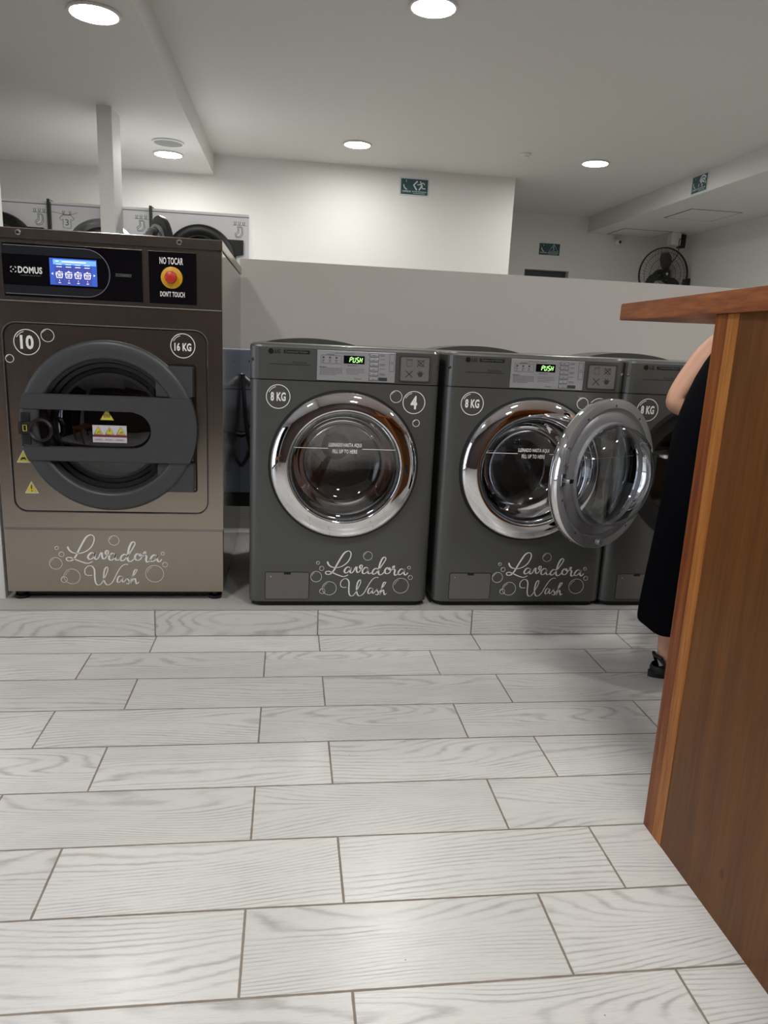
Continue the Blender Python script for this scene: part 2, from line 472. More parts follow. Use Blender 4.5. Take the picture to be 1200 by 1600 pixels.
# left wall with the glazed shop front near the street
bm = B()
box(bm, XL-.15, XL, -.6, YB, 0, ZC); box(bm, XL-.15, XL, YF, -3.9, 0, ZC)
box(bm, XL-.15, XL, -3.9, -.6, 2.25, ZC)
struct('wall_left', bm, M['wall'])
bm = B()
for y in (-3.9, -2.83, -1.73, -.64): box(bm, XL-.1, XL-.04, y, y+.05, .0, 2.25)
box(bm, XL-.1, XL-.04, -3.9, -.6, 2.2, 2.25); box(bm, XL-.1, XL-.04, -3.9, -.6, 0, .06)
struct('window_1', bm, M['black'])
bm = B(); box(bm, XL-.075, XL-.07, -3.88, -.62, .06, 2.2); g = link('window_pane', bm, M['glass_clear']); g['kind'] = 'structure'
bm = B(); box(bm, XL, XR, YF-.15, YF, 0, ZC); struct('wall_rear', bm, M['rear_wall'])
# pillar beside the large washer, pillar further back, post in the lowered bay
bm = B(); box(bm, XL, -.905, .09, .16, H, ZS); struct('wall_pier', bm, M['wall'])
bm = B(); box(bm, -1.128, -1.034, 2.738, 2.985, 0, ZS); struct('wall_post', bm, M['wall'])
bm = B(); box(bm, -1.74, -1.487, 1.80, 2.0, 0, ZS, .01); struct('wall_column', bm, M['wall'])
# partition board behind the small washers
bm = B()
prism(bm, [(-.112, 1.045), (.05, 1.045), (.05, H), (3.25, H), (3.25, 1.482), (-.112, 1.482)], 1.2, 1.3)
struct('wall_partition', bm, M['board'])
bm = B(); box(bm, -.75, .03, 1.19, 1.88, H, .225); struct('trim_1', bm, M['riser'])

# ================================================================== CEILING LIGHTS
def lamp(x, y, z, on, label, group, r=.112):
    t = thing('ceiling_light', label, 'ceiling light', (x, y, z), group)
    b = B(); lathe(b, [(r, z), (r+.008, z-.002), (r+.006, z-.010), (r-.006, z-.012), (r-.008, z-.004)], (x, y, 0), 48, 'Z')
    link('trim_ring', b, M['trimwhite'], t, (x, y, z), 40)
    b = B(); lathe(b, [(0, z-.009), (r-.02, z-.009), (r-.007, z-.007)], (x, y, 0), 48, 'Z')
    link('diffuser', b, M['lamp'] if on else M['lamp_off'], t, (x, y, z), 40)
    return t
gl = 'round ceiling panels'
lamp(.800, 1.270, ZC, True, 'lit round ceiling panel at the top edge, above the half-height partition', gl)
lamp(.668, 3.930, ZC, True, 'lit round ceiling panel above and left of the exit sign on the white wall', gl)
lamp(2.730, 3.905, ZC, True, 'lit round ceiling panel right of the small smoke detector', gl)
lamp(2.775, 1.40, ZC, True, 'lit round ceiling panel cut by the right edge of the photo', gl)
lamp(-.773, 1.253, ZS, True, 'large lit round panel in the lowered ceiling at top left', gl)
lamp(-.865, 3.967, ZS, True, 'small lit round panel in the lowered ceiling right of the white post', gl)
lamp(-.806, 3.58, ZS, False, 'unlit grey round panel just in front of a lit one in the lowered ceiling', gl)
gf = 'unseen ceiling panels over the open floor, enlarged for more light'
for lx, ly, lz in ((.90, -1.35, ZC), (-.80, -1.45, ZS), (2.75, -1.35, ZC), (.90, -3.1, ZC)):  # out of view; last one added, all enlarged, to brighten the front floor
    lamp(lx, ly, lz, True, 'unseen round ceiling panel over the open floor, enlarged for more light', gf, .128)
b = B(); lathe(b, [(0, ZC-.03), (.03, ZC-.03), (.034, ZC-.02), (.05, ZC-.012), (.052, ZC)], (2.07, 3.80, 0), 32, 'Z')
o = link('smoke_detector', b, M['trimwhite'], None, (2.07, 3.80, ZC), 40)
tag(o, 'tiny white smoke detector on the ceiling between two lit round panels', 'smoke detector')

# ================================================================== ACCESS HATCHES, CAMERA, FAN
def hatch(x0, x1, y0, y1, label):
    z = ZS-.003
    t = thing('access_hatch', label, 'access hatch', ((x0+x1)/2, (y0+y1)/2, z), 'ceiling access hatches')
    b = B(); fw = .012
    box(b, x0, x1, y0, y0+fw, z-.003, z); box(b, x0, x1, y1-fw, y1, z-.003, z)
    box(b, x0, x0+fw, y0+fw, y1-fw, z-.003, z); box(b, x1-fw, x1, y0+fw, y1-fw, z-.003, z)
    link('hatch_frame', b, M['grey_print'], t, t.location)
    b = B(); box(b, x0+fw+.002, x1-fw-.002, y0+fw+.002, y1-fw-.002, z-.004, z, .001); link('hatch_panel', b, M['ceil'], t, t.location)
hatch(4.015, 4.555, 4.56, 5.12, 'square access hatch in the right soffit, nearer one, under the small blue-green sign')
hatch(3.955, 4.555, 5.93, 6.42, 'square access hatch in the right soffit, farther one, by the back wall')

t = thing('security_camera', 'small white security camera on the recess wall left of the fan', 'security camera', (4.106, YR, 2.44))
b = B(); lathe(b, [(0, YR-.02), (.035, YR-.02), (.04, YR)], (4.106, 0, 2.455), 24, 'Y'); link('mount', b, M['trimwhite'], t, t.location, 40)
b = B(); lathe(b, [(0, -.105), (.02, -.10), (.037, -.08), (.043, -.05), (.037, -.022), (.02, -.006), (0, 0)], (4.10, YR-.015, 2.43), 24, 'Y'); link('housing', b, M['trimwhite'], t, t.location, 40)
b = B(); lathe(b, [(0, -.112), (.014, -.109), (.02, -.098)], (4.105, YR-.015, 2.425), 20, 'Y'); link('lens', b, M['blackglass'], t, t.location, 40)

def fan():
    cx, cy, cz, R = 4.50, 5.93, 2.035, .300
    t = thing('wall_fan', 'black wire-guard wall fan in the far right corner above the partition', 'fan', (cx, cy, cz))
    L = t.location
    b = B()
    for i in range(80):
        a = 2*PI*i/80+.02
        pts = []
        for k in range(7):
            f = k/6; r = .055+(R-.055)*f; dy = -.075+.075*f**2.2
            aa = a+.35*f
            pts.append((cx+r*math.cos(aa), cy+dy, cz+r*math.sin(aa)))
        tube(b, pts, .0021, 4, False)
    for r, dy in ((.12, -.07), (.19, -.052), (.25, -.028)):
        lathe(b, [(r-.0016, dy-.0016), (r+.0016, dy-.0016), (r+.0016, dy+.0016), (r-.0016, dy+.0016)], (cx, cy, cz), 64, 'Y', closed=True)
    link('front_guard', b, M['black'], t, L)
    b = B()
    lathe(b, [(R-.006, -.012), (R+.006, -.012), (R+.006, .012), (R-.006, .012)], (cx, cy, cz), 72, 'Y', closed=True)
    link('guard_rim', b, M['black'], t, L, 40)
    b = B()
    for i in range(40):
        a = 2*PI*i/40
        tube(b, [(cx+r*math.cos(a), cy+dy, cz+r*math.sin(a)) for r, dy in ((R, 0.), (.22, .05), (.10, .075))], .0014, 4, False)
    link('rear_guard', b, M['black'], t, L)
    b = B(); lathe(b, [(0, -.095), (.03, -.094), (.05, -.086), (.056, -.072), (.056, -.066)], (cx, cy, cz), 32, 'Y'); link('hub_badge', b, M['black'], t, L, 40)
    b = B(); lathe(b, [(0, -.098), (.012, -.0975), (.015, -.094)], (cx, cy, cz), 24, 'Y'); link('badge_disc', b, M['panel'], t, L, 40)
    for i in range(3):
        a0 = -.75+i*2*PI/3
        b = B(); rows = []
        for k in range(7):
            f = k/6; r = .03+.215*f; wdt = .22+.62*math.sin(PI*min(1, f*.85+.12))
            row = []
            for j in range(6):
                g_ = j/5-.5
                a = a0+g_*wdt+.25*f
                row.append((cx+r*math.cos(a), cy-.005+g_*.055, cz+r*math.sin(a)))
            rows.append(row)
        for dy in (0, .003):
            vv = [[b.verts.new((p[0], p[1]+dy, p[2])) for p in row] for row in rows]
            for k in range(6):
                for j in range(5): b.faces.new((vv[k][j], vv[k][j+1], vv[k+1][j+1], vv[k+1][j]))
        link('blade', b, M['blade'], t, L, 60)
    b = B(); lathe(b, [(0, .02), (.05, .025), (.065, .06), (.065, .13), (.05, .17), (0, .175)], (cx, cy, cz), 32, 'Y'); link('motor', b, M['black'], t, L, 40)
    b = B()
    tube(b, [(cx, cy+.12, cz), (cx+.03, cy+.17, cz-.02), (cx+.20, cy+.17, cz-.10), (XR-.03, cy+.12, cz-.12)], .017, 10)
    box(b, XR-.03, XR, cy+.05, cy+.19, cz-.22, cz-.02, .006)
    link('wall_bracket', b, M['black'], t, L, 40)
    b = B(); q = catmull([(4.70, 5.96, 2.42), (4.64, 5.9, 2.44), (4.60, 5.84, 2.40), (4.615, 5.86, 2.28), (4.60, 5.95, 2.18), (4.52, 6.05, 2.06)], 6)
    tube(b, q, .005, 6); link('power_cable', b, M['black'], t, L, 60)
fan()
t = thing('control_box', 'small white box with a black side on the wall above the fan', 'control box', (4.74, 6.0, 2.33))
b = B(); box(b, 4.56, 4.68, 5.95, 6.06, 2.37, 2.517, .008); link('housing', b, M['trimwhite'], t, t.location, 40)
b = B(); box(b, 4.68, 4.745, 5.955, 6.05, 2.35, 2.50, .004); link('mount', b, M['black'], t, t.location, 40)

# ================================================================== SAFETY SIGNS
def sign(bx0, bx1, bz0, bz1, y, label, kind, border, face='Y'):
    cx, cz = (bx0+bx1)/2, (bz0+bz1)/2
    Wd, Hd = bx1-bx0, bz1-bz0
    t = thing('safety_sign', label, 'sign', (cx, y, cz), 'blue-green safety signs')
    L = t.location; parts = []
    fx = lambda f: bx0+Wd*f
    fz = lambda f: bz0+Hd*f
    b = B()
    if border: box(b, bx0-.014, bx1+.014, y-.004, y, bz0-.014, bz1+.014, .001)
    else: box(b, bx0-.002, bx1+.002, y-.004, y, bz0-.002, bz1+.002, .0006)
    parts.append(link('backing', b, M['acrylic'] if border else M['teal'], t, L))
    b = B(); box(b, bx0, bx1, y-.007, y-.004, bz0, bz1); parts.append(link('sign_face', b, M['teal'], t, L))
    b = B(); yy = y-.007
    # crescent, tick and the two caption lines
    stroke(b, [(fx(.10), fz(.62)), (fx(.12), fz(.46)), (fx(.17), fz(.36)), (fx(.23), fz(.30))], Wd*.035, yy)
    stroke(b, [(fx(.19), fz(.92)), (fx(.195), fz(.78))], Wd*.018, yy)
    text(b, 'CEPREVE', fx(.05), fx(.37), fz(.13), fz(.24), yy, .02)
    cap = {'exit': 'RUTA DE EVACUACION', 'power': 'RIESGO ELECTRICO', 'smoke': 'DETECTOR DE HUMO'}[kind]
    text(b, cap, fx(.42), fx(.95), fz(.15), fz(.24), yy, .02)
    quad(b, fx(.46), fx(.90), fz(.07), fz(.095), yy)
    parts.append(link('caption', b, M['signw'], t, L))
    b = B()
    if kind == 'exit':
        stroke(b, [(fx(.61), fz(.88)), (fx(.47), fz(.62)), (fx(.59), fz(.30))], Wd*.055, yy, smooth=False)
        prism(b, circ(fx(.72), fz(.84), Hd*.05, 16), yy-.0006, yy)
        stroke(b, [(fx(.60), fz(.66)), (fx(.68), fz(.66)), (fx(.76), fz(.76)), (fx(.84), fz(.76)), (fx(.88), fz(.66))], Wd*.035, yy)
        stroke(b, [(fx(.75), fz(.74)), (fx(.755), fz(.55)), (fx(.67), fz(.30))], Wd*.05, yy)
        stroke(b, [(fx(.78), fz(.66)), (fx(.80), fz(.42)), (fx(.91), fz(.42))], Wd*.04, yy, smooth=False)
    elif kind == 'power':
        stroke(b, [(fx(.70), fz(.95)), (fx(.47), fz(.32)), (fx(.93), fz(.32)), (fx(.70), fz(.95))], Wd*.022, yy, smooth=False)
        stroke(b, [(fx(.71), fz(.80)), (fx(.66), fz(.60)), (fx(.73), fz(.60)), (fx(.69), fz(.40))], Wd*.028, yy, smooth=False)
    else:
        stroke(b, [(fx(.52), fz(.66)), (fx(.60), fz(.84)), (fx(.72), fz(.92)), (fx(.86), fz(.86)), (fx(.92), fz(.74))], Wd*.06, yy)
        stroke(b, [(fx(.56), fz(.58)), (fx(.66), fz(.72)), (fx(.80), fz(.73)), (fx(.88), fz(.62))], Wd*.06, yy)
        stroke(b, [(fx(.60), fz(.50)), (fx(.72), fz(.60)), (fx(.84), fz(.50))], Wd*.06, yy)
        stroke(b, [(fx(.50), fz(.48)), (fx(.46), fz(.32))], Wd*.045, yy)
        stroke(b, [(fx(.72), fz(.44)), (fx(.69), fz(.28))], Wd*.06, yy)
        stroke(b, [(fx(.92), fz(.56)), (fx(.94), fz(.38))], Wd*.045, yy)
    parts.append(link('pictogram', b, M['signw'], t, L))
    return t
sign(1.155, 1.412, 2.482, 2.618, YB, 'dark blue-green sign with a running figure and an arrow on the white wall', 'exit', True)
sign(3.135, 3.390, 2.236, 2.365, YR, 'dark blue-green sign with a lightning triangle above the dark doorway', 'power', False)
t = sign(-.12, .12, 2.535, 2.672, 0, 'dark blue-green sign with smoke curls on the side of the right soffit', 'smoke', True)
t.rotation_euler = (0, 0, -PI/2); t.location = (3.725, 3.93, 2.605)

# ================================================================== LETTERING DECAL "Lavadora Wash"
LP = 6.6667
STR_TOP = [
 [(213,208),(225,240),(255,266),(310,276),(365,262),(415,225),(445,172),(450,125),(425,102),(385,120),(350,172),(312,242),(280,305),(245,342),(208,344),(197,322),(225,312),(270,330),(330,358),(385,374),(430,357)],
 [(448,282),(425,272),(400,290),(389,318),(403,336),(428,326),(450,292),(455,275)],
 [(456,275),(448,322),(462,338),(482,322),(492,300),(503,278),(514,278),(513,308),(524,335),(545,325),(566,290),(572,262),(558,256),(545,275),(558,297),(590,300)],
 [(630,290),(607,282),(582,304),(575,335),(592,350),(615,338),(634,305),(638,288)],
 [(638,288),(630,322),(638,347),(655,350),(678,335)],
 [(735,305),(715,296),(690,312),(678,340),(690,358),(715,348),(738,318),(762,285),(792,238),(812,198),(802,178),(780,188),(757,238),(744,300),(742,345),(757,367),(780,360),(805,335)],
 [(850,290),(825,296),(808,322),(815,350),(838,357),(862,340),(867,310),(850,291),(846,306),(868,320),(890,308),(906,290),(904,275),(890,288),(897,304),(913,322),(908,352),(915,376),(935,370),(953,352)],
 [(1000,316),(980,309),(957,330),(948,358),(965,372),(990,358),(1012,325),(1017,310)],
 [(1017,310),(1008,345),(1018,374),(1035,373),(1050,352)]]
STR_BOT = [
 [(418,490),(385,492),(357,475),(358,430),(388,400),(422,404),(441,440),(441,500),(446,560),(466,588),(498,574),(533,512),(559,450),(560,420),(547,418),(529,450),(521,520),(534,573),(560,590),(600,560),(640,482),(680,418),(718,393),(745,398)],
 [(682,512),(662,508),(646,530),(642,560),(655,568),(675,550),(690,514),(686,545),(693,567),(708,558),(722,538),(738,515),(731,530),(745,550),(750,573),(737,584),(720,577)],
 [(748,572),(788,512),(822,457),(815,448),(798,460),(782,520),(771,586),(785,550),(802,535),(808,560),(816,587),(838,570)]]
BUB = [(625,160,46),(117,220,16),(156,281,23),(102,367,56),(240,497,72),(168,525,28),(982,493,82),(1060,298,16),(1078,406,23)]
PXM = .002486                             # metres on the machine front for one photo pixel
def logo(x_of_L, z_ref, y, sc, mat, parent, org):
    """x_of_L / z_ref: position of crop point (190, 350)"""
    tilt = .035
    def P(p):
        dx = (p[0]-190)/LP; dy = (p[1]-350)/LP
        return (x_of_L+dx*PXM*sc, z_ref-(dy-tilt*dx)*PXM*sc)
    b = B()
    for s in STR_TOP: stroke(b, [P(p) for p in s], .0066*sc, y, .42, k=7)
    link('lettering', b, mat, parent, org)
    b = B()
    for s in STR_BOT: stroke(b, [P(p) for p in s], .0052*sc, y, .42, k=7)
    link('lettering', b, mat, parent, org)
    b = B()
    for cx, cy, r in BUB:
        c = P((cx, cy)); rr = r/LP*PXM*sc
        ring2d(b, c, rr, .0013*sc, y, 36)
        ring2d(b, c, rr*.80, .0010*sc, y, 10, PI*.62, PI*.95)
    link('bubble_decal', b, mat, parent, org)

def badge(c, r, y, mat, parent, org, s=None, tw=.7, th=.4, dz=0, wd=.0026):
    b = B()
    ring2d(b, c, r, wd, y, 48)
    ring2d(b, c, r*.85, wd*.8, y, 12, PI*.58, PI*.86)
    if s: text(b, s, c[0]-r*tw, c[0]+r*tw, c[1]-r*th+dz, c[1]+r*th+dz, y, .035)
    link('badge_decal' if s else 'bubble_decal', b, mat, parent, org)

# ================================================================== SMALL GRAPHITE WASHERS
def plan(x0, x1, y0, y1, ch, n=5):
    """plan outline with rounded front corners, as XY polygon"""
    p = []
    for i in range(n+1):
        a = PI+PI/2*i/n; p.append((x0+ch+ch*math.cos(a), y0+ch*.75+ch*.75*math.sin(a)))
    for i in range(n+1):
        a = 1.5*PI+PI/2*i/n; p.append((x1-ch+ch*math.cos(a), y0+ch*.75+ch*.75*math.sin(a)))
    p += [(x1, y1), (x0, y1)]
    return p

SEG = {'P': [1,1,0,0,1,1,1], 'U': [0,1,1,1,1,1,0], 'S': [1,0,1,1,0,1,1], 'H': [0,1,1,0,1,1,1]}
def seg_text(b, s, x0, x1, z0, z1, y):
    n = len(s); cw = (x1-x0)/n; w_ = cw*.62; h = z1-z0; tk = h*.15
    for i, ch in enumerate(s):
        ox = x0+cw*i
        zl = z0; hh = h
        if ch == 'U': pass
        def q(ax, az, bx, bz):
            sh = lambda zz: (zz-z0)*.16
            d = Vector((bx-ax, bz-az)).normalized(); nn = Vector((-d.y, d.x))*tk/2
            g_ = d*tk*.35
            pts = [(ax+g_.x+nn.x, az+g_.y+nn.y), (bx-g_.x+nn.x, bz-g_.y+nn.y), (bx-g_.x-nn.x, bz-g_.y-nn.y), (ax+g_.x-nn.x, az+g_.y-nn.y)]
            prism(b, [(px+sh(pz), pz) for px, pz in pts], y-.0006, y-.0002)
        a, r, zm, zt = ox, ox+w_, z0+h/2, z0+h
        s7 = SEG[ch]
        if s7[0]: q(a, zt, r, zt)
        if s7[1]: q(r, zt, r, zm)
        if s7[2]: q(r, zm, r, z0)
        if s7[3]: q(a, z0, r, z0)
        if s7[4]: q(a, z0, a, zm)
        if s7[5]: q(a, zm, a, zt)
        if s7[6]: q(a, zm, r, zm)

def washer_door(parent, org, c, glass, fill=True):
    """closed door: c = centre (x, z) on the front plane; chrome cone ring and glass"""
    x, z = c
    b = B()
    lathe(b, [(.268, .006), (.2695, -.010), (.2685, -.018), (.266, -.0225), (.256, -.0285), (.244, -.0335), (.232, -.0370), (.220, -.0393), (.210, -.0408), (.206, -.0400), (.204, -.036), (.203, -.012)], (x, 0, z), 120, 'Y')
    d = link('door', b, M['chrome'], parent, org, 180)
    b = B(); lathe(b, [(.203, -.030), (.1995, -.034), (.1965, -.028), (.196, .0)], (x, 0, z), 96, 'Y'); link('glass_rim', b, M['chrome_soft'], d, (0, 0, 0), 40)
    b = B()
    lathe(b, [(.197, -.024), (.190, -.020), (.17, -.012), (.13, -.004), (.08, .002), (.03, .004), (0, .004)], (x, 0, z), 72, 'Y')
    link('door_glass', b, glass, d, (0, 0, 0), 60)
    b = B()   # the bowl pushed into the drum
    lathe(b, [(.186, .0), (.178, .04), (.165, .085), (.14, .115), (.08, .13), (0, .135)], (x, 0, z), 64, 'Y')
    link('glass_bowl', b, M['glass_clear'], d, (0, 0, 0), 60)
    b = B(); box(b, x+.222, x+.232, -.0415, -.030, z-.02, z+.02, .002); link('door_catch', b, M['black'], d, (0, 0, 0), 40)
    if fill:
        b = B(); y = -.0252
        zz = z+.067
        box(b, x-.187, x-.062, y, y+.0004, zz-.001, zz+.001); box(b, x+.063, x+.187, y, y+.0004, zz-.001, zz+.001)
        text(b, 'LLENADO HASTA AQUI', x-.060, x+.060, zz+.0045, zz+.0205, y, .02)
        text(b, 'FILL UP TO HERE', x-.045, x+.045, zz-.017, zz-.0025, y, .02)
        link('fill_line_decal', b, M['vinyl'], d, (0, 0, 0))
    return d

def small_washer(X0, label, mode, num):
    Wd, D, Ht = .686, .76, .983
    X1 = X0+Wd; Z = H
    cx = X0+Wd/2; dc = (X0+.345, Z+.552)
    t = thing('washing_machine', label, 'washing machine', (cx, D/2, Z), 'small graphite front-load washers')
    L = t.location
    zs = Z+.858
    ch = .045
    hole = circ(dc[0], dc[1], .262, 96)
    # cabinet: wrap-around sheet with a flat front that has the round opening
    b = B()
    pl = plan(X0, X1, 0, D, ch)
    n = len(pl); zb = Z+.022
    A = [b.verts.new((px, py, zb)) for px, py in pl]; C = [b.verts.new((px, py, zs-.003)) for px, py in pl]
    for i in range(n):
        if i == 5: continue                 # the flat front
        b.faces.new((A[i], A[(i+1) % n], C[(i+1) % n], C[i]))
    b.faces.new(A[::-1])
    plate_holes(b, [(X0+ch, zb), (X1-ch, zb), (X1-ch, zs-.003), (X0+ch, zs-.003)], [hole], 0)
    bmesh.ops.remove_doubles(b, verts=b.verts[:], dist=.0002)
    link('cabinet', b, M['graphite'], t, L, 25)
    b = B(); prism(b, plan(X0+.012, X1-.012, .018, D-.02, ch), Z, Z+.022, 'XY'); link('plinth', b, M['rubber'], t, L)
    b = B(); prism(b, plan(X0+.003, X1-.003, .003, D, ch), zs-.003, zs+.0005, 'XY'); link('seam_strip', b, M['black'], t, L)
    # control fascia with slightly domed top edge
    b = B(); prev = None
    for dz, ins in ((0.0005, 0.), (.112, 0.), (.119, .002), (.1235, .007), (.125, .014)):
        ring = [b.verts.new((px, py, zs+dz)) for px, py in plan(X0+ins, X1-ins, ins, D, ch)]
        if prev:
            for i in range(n): b.faces.new((prev[i], prev[(i+1) % n], ring[(i+1) % n], ring[i]))
        else: b.faces.new(ring[::-1])
        prev = ring
    b.faces.new(prev)
    fas = link('control_fascia', b, M['graphite'], t, L, 14)
    # curved hump of the top cover
    b = B(); pts = [(X0+.04, zs+.120)]
    for i in range(17):
        f = i/16; pts.append((X0+.042+.37*f, zs+.126+.021*math.sin(PI*f)**.8))
    pts.append((X0+.415, zs+.120))
    prism(b, pts, .48, .70); link('top_cover', b, M['graphite'], t, L, 30)
    # silver control plate
    y = 0.
    px0, px1, pz0, pz1 = X0+.237, X0+.518, Z+.8615, Z+.967
    b = B(); box(b, px0, px1, y-.004, y+.002, pz0, pz1, .001); cp = link('control_plate', b, M['panel'], t, L)
    y = -.004
    b = B(); box(b, X0+.331, X0+.406, y-.001, y, Z+.923, Z+.9515, .0005); dsp = link('display', b, M['blackglass'], cp, (0, 0, 0))
    b = B(); seg_text(b, 'PUSH', X0+.352, X0+.400, Z+.9285, Z+.9455, y-.001); link('display_digits', b, M['green'], dsp, (0, 0, 0))
    b = B(); rr = random.Random(3)
    def lines(x0, x1, z0, z1, k, th=.0011):
        for i in range(k):
            zz = z1-(z1-z0)*i/max(1, k-1); xx = x0
            xe = x1 if i < k-1 else x0+(x1-x0)*.7
            while xx < xe:
                w_ = rr.uniform(.004, .011); box(b, xx, min(xx+w_, xe), y-.0005, y, zz-th/2, zz+th/2); xx += w_+.0016
    lines(px0+.010, px0+.090, Z+.882, Z+.9045, 6)
    lines(px0+.008, px0+.045, Z+.9085, Z+.9085, 1, .0022)
    lines(X0+.300, X0+.400, Z+.958, Z+.958, 1); lines(X0+.345, X0+.392, Z+.9165, Z+.9165, 1, .0018)
    lines(px0+.105, px0+.170, Z+.887, Z+.9045, 4); lines(px0+.135, px0+.170, Z+.8705, Z+.8705, 1, .0018)
    for k in range(3):
        qx = X0+.256+k*.023
        box(b, qx, qx+.006, y-.0005, y, Z+.9385, Z+.9445); box(b, qx-.001, qx+.007, y-.0005, y, Z+.931, Z+.933); box(b, qx-.001, qx+.006, y-.0005, y, Z+.925, Z+.9265)
    text(b, 'STATUS', X0+.270, X0+.296, Z+.9505, Z+.9545, y, .02)
    for k, zz in enumerate((.956, .9395, .923, .906, .889)):
        for i in range(2 if k in (0, 2, 4) else 1): box(b, X0+.462, X0+.462+rr.uniform(.012, .022), y-.0005, y, Z+zz+.002-i*.004, Z+zz+.0032-i*.004)
    box(b, X0+.418, X0+.4202, y-.0005, y, Z+.9555, Z+.958); box(b, X0+.418, X0+.4202, y-.0005, y, Z+.939, Z+.9415)
    box(b, X0+.459, X0+.490, y-.0006, y, Z+.8665, Z+.8785)
    for (xa, xb, za, zb_) in ((.496, .514, .9625, .9635), (.496, .514, .901, .902), (.496, .497, .901, .9635), (.513, .514, .901, .9635), (.502, .510, .934, .9355), (.500, .512, .928, .9292),
                              (.250, .3225, .9205, .9212), (.250, .3225, .949, .9497), (.250, .2507, .9205, .9497), (.322, .3227, .9205, .9497)):
        box(b, X0+xa, X0+xb, y-.0005, y, Z+za, Z+zb_)
    link('printed_text', b, M['panel_dark'], cp, (0, 0, 0))
    for zz in (.956, .9395, .923, .906, .889, .8725):
        b = B(); box(b, X0+.4235, X0+.457, y-.0008, y, Z+zz-.0062, Z+zz+.0062); box(b, X0+.425, X0+.4555, y-.0024, y, Z+zz-.005, Z+zz+.005, .0008, mi=1)
        box(b, X0+.435, X0+.443, y-.0027, y-.0022, Z+zz-.0007, Z+zz+.0007, mi=0)
        link('button', b, [M['panel_dark'], M['panel']], cp, (0, 0, 0))
    # drawer plate with four care pictograms
    b = B(); plate_holes(b, rrect(X0+.534, X0+.647, Z+.867, Z+.960, .006), [rrect(X0+.538, X0+.643, Z+.871, Z+.956, .005)], -.003, .004)
    link('drawer_frame', b, M['panel_dark'], t, L)
    b = B(); prism(b, rrect(X0+.538, X0+.643, Z+.871, Z+.956, .005), -.0015, .002); dr = link('drawer_plate', b, M['plate_grey'], t, L)
    b = B(); yy = -.0015
    ax = X0+.570; az = Z+.935
    for cxx, czz, k in ((ax, az, 0), (ax+.041, az, 1), (ax, az-.040, 2), (ax+.041, az-.040, 3)):
        if k == 0:
            stroke(b, [(cxx-.010, czz-.012), (cxx-.010, czz+.008), (cxx+.009, czz+.008), (cxx+.009, czz-.012), (cxx-.010, czz-.012)], .0014, yy, smooth=False)
            stroke(b, [(cxx-.012, czz+.012), (cxx+.011, czz+.012)], .002, yy, smooth=False)
        elif k == 3:
            prism(b, circ(cxx, czz, .009, 14), yy-.0006, yy)
            for a in (.4, 1.2, 2.0, 2.8): stroke(b, [(cxx, czz), (cxx+.014*math.cos(a), czz+.014*math.sin(a))], .003, yy, smooth=False)
        else:
            stroke(b, [(cxx-.013, czz-.012), (cxx+.013, czz+.012)], .003, yy, smooth=False); stroke(b, [(cxx-.013, czz+.012), (cxx+.013, czz-.012)], .003, yy, smooth=False)
            if k == 1: stroke(b, [(cxx-.012, czz), (cxx-.004, czz+.009), (cxx+.008, czz+.008), (cxx+.012, czz-.004), (cxx+.003, czz-.011), (cxx-.012, czz)], .002, yy)
    link('pictograms', b, M['panel_dark'], dr, (0, 0, 0))
    # maker mark, model strip, screws
    b = B(); prism(b, circ(X0+.074, Z+.9555, .0095, 24), -.0012, 0); text(b, 'LG', X0+.0875, X0+.1065, Z+.949, Z+.962, 0, .03)
    text(b, 'Direct Drive', X0+.150, X0+.200, Z+.9155, Z+.9235, 0); box(b, X0+.068, X0+.212, -.0005, 0, Z+.9105, Z+.912)
    link('maker_mark', b, M['black'], t, L)
    b = B(); box(b, X0+.118, X0+.210, -.002, .001, Z+.9505, Z+.9625, .001); ms = link('model_strip', b, M['black'], t, L)
    b = B(); text(b, 'Commercial Washer', X0+.124, X0+.204, Z+.953, Z+.960, -.002); link('strip_text', b, M['grey_print'], ms, (0, 0, 0))
    for sx in (X0+.012, X1-.012):
        b = B(); lathe(b, [(0, -.005), (.005, -.0045), (.0065, 0)], (sx, .014, Z+.925), 16, 'Y'); link('screw', b, M['chrome'], t, L, 40)
    # service hatch
    hx0, hx1, hz0, hz1 = X0+.060, X0+.228, Z+.030, Z+.140
    b = B(); plate_holes(b, rrect(hx0, hx1, hz0, hz1, .008), [rrect(hx0+.0025, hx1-.0025, hz0+.0025, hz1-.0025, .006)], -.0006, .001); link('hatch_gap', b, M['black'], t, L)
    b = B(); prism(b, rrect(hx0+.0025, hx1-.0025, hz0+.0025, hz1-.0025, .006), -.0015, .0005); hh = link('service_hatch', b, M['graphite2'], t, L)
    hm = (hx0+hx1)/2
    b = B(); box(b, hm-.013, hm+.013, -.0025, -.001, hz1-.010, hz1-.0025); link('hatch_catch', b, M['black'], hh, (0, 0, 0))
    b = B(); lathe(b, [(0, -.004), (.0022, -.0035), (.003, -.0015)], (hx0+.022, 0, hz1-.018), 12, 'Y'); link('hatch_screw', b, M['chrome'], hh, (0, 0, 0), 40)
    b = B(); box(b, hm-.010, hm+.010, -.0027, -.0024, hz1-.006, hz1-.004); link('hatch_catch', b, M['black'], hh, (0, 0, 0))
    # gasket ring, gap, tub
    b = B(); lathe(b, [(.2775, -.0006), (.2775, -.0012), (.262, -.0012), (.262, .03), (.20, .035), (.19, .05), (.187, .09), (.20, .10)], (dc[0], 0, dc[1]), 96, 'Y')
    link('door_gasket', b, M['rubber'], t, L, 40)
    b = B(); lathe(b, [(.205, .10), (.245, .105), (.248, .13), (.248, .50), (.240, .52), (.06, .52)], (dc[0], 0, dc[1]), 72, 'Y')
    dm = link('drum', b, M['drum'], t, L, 40)
    b = B()
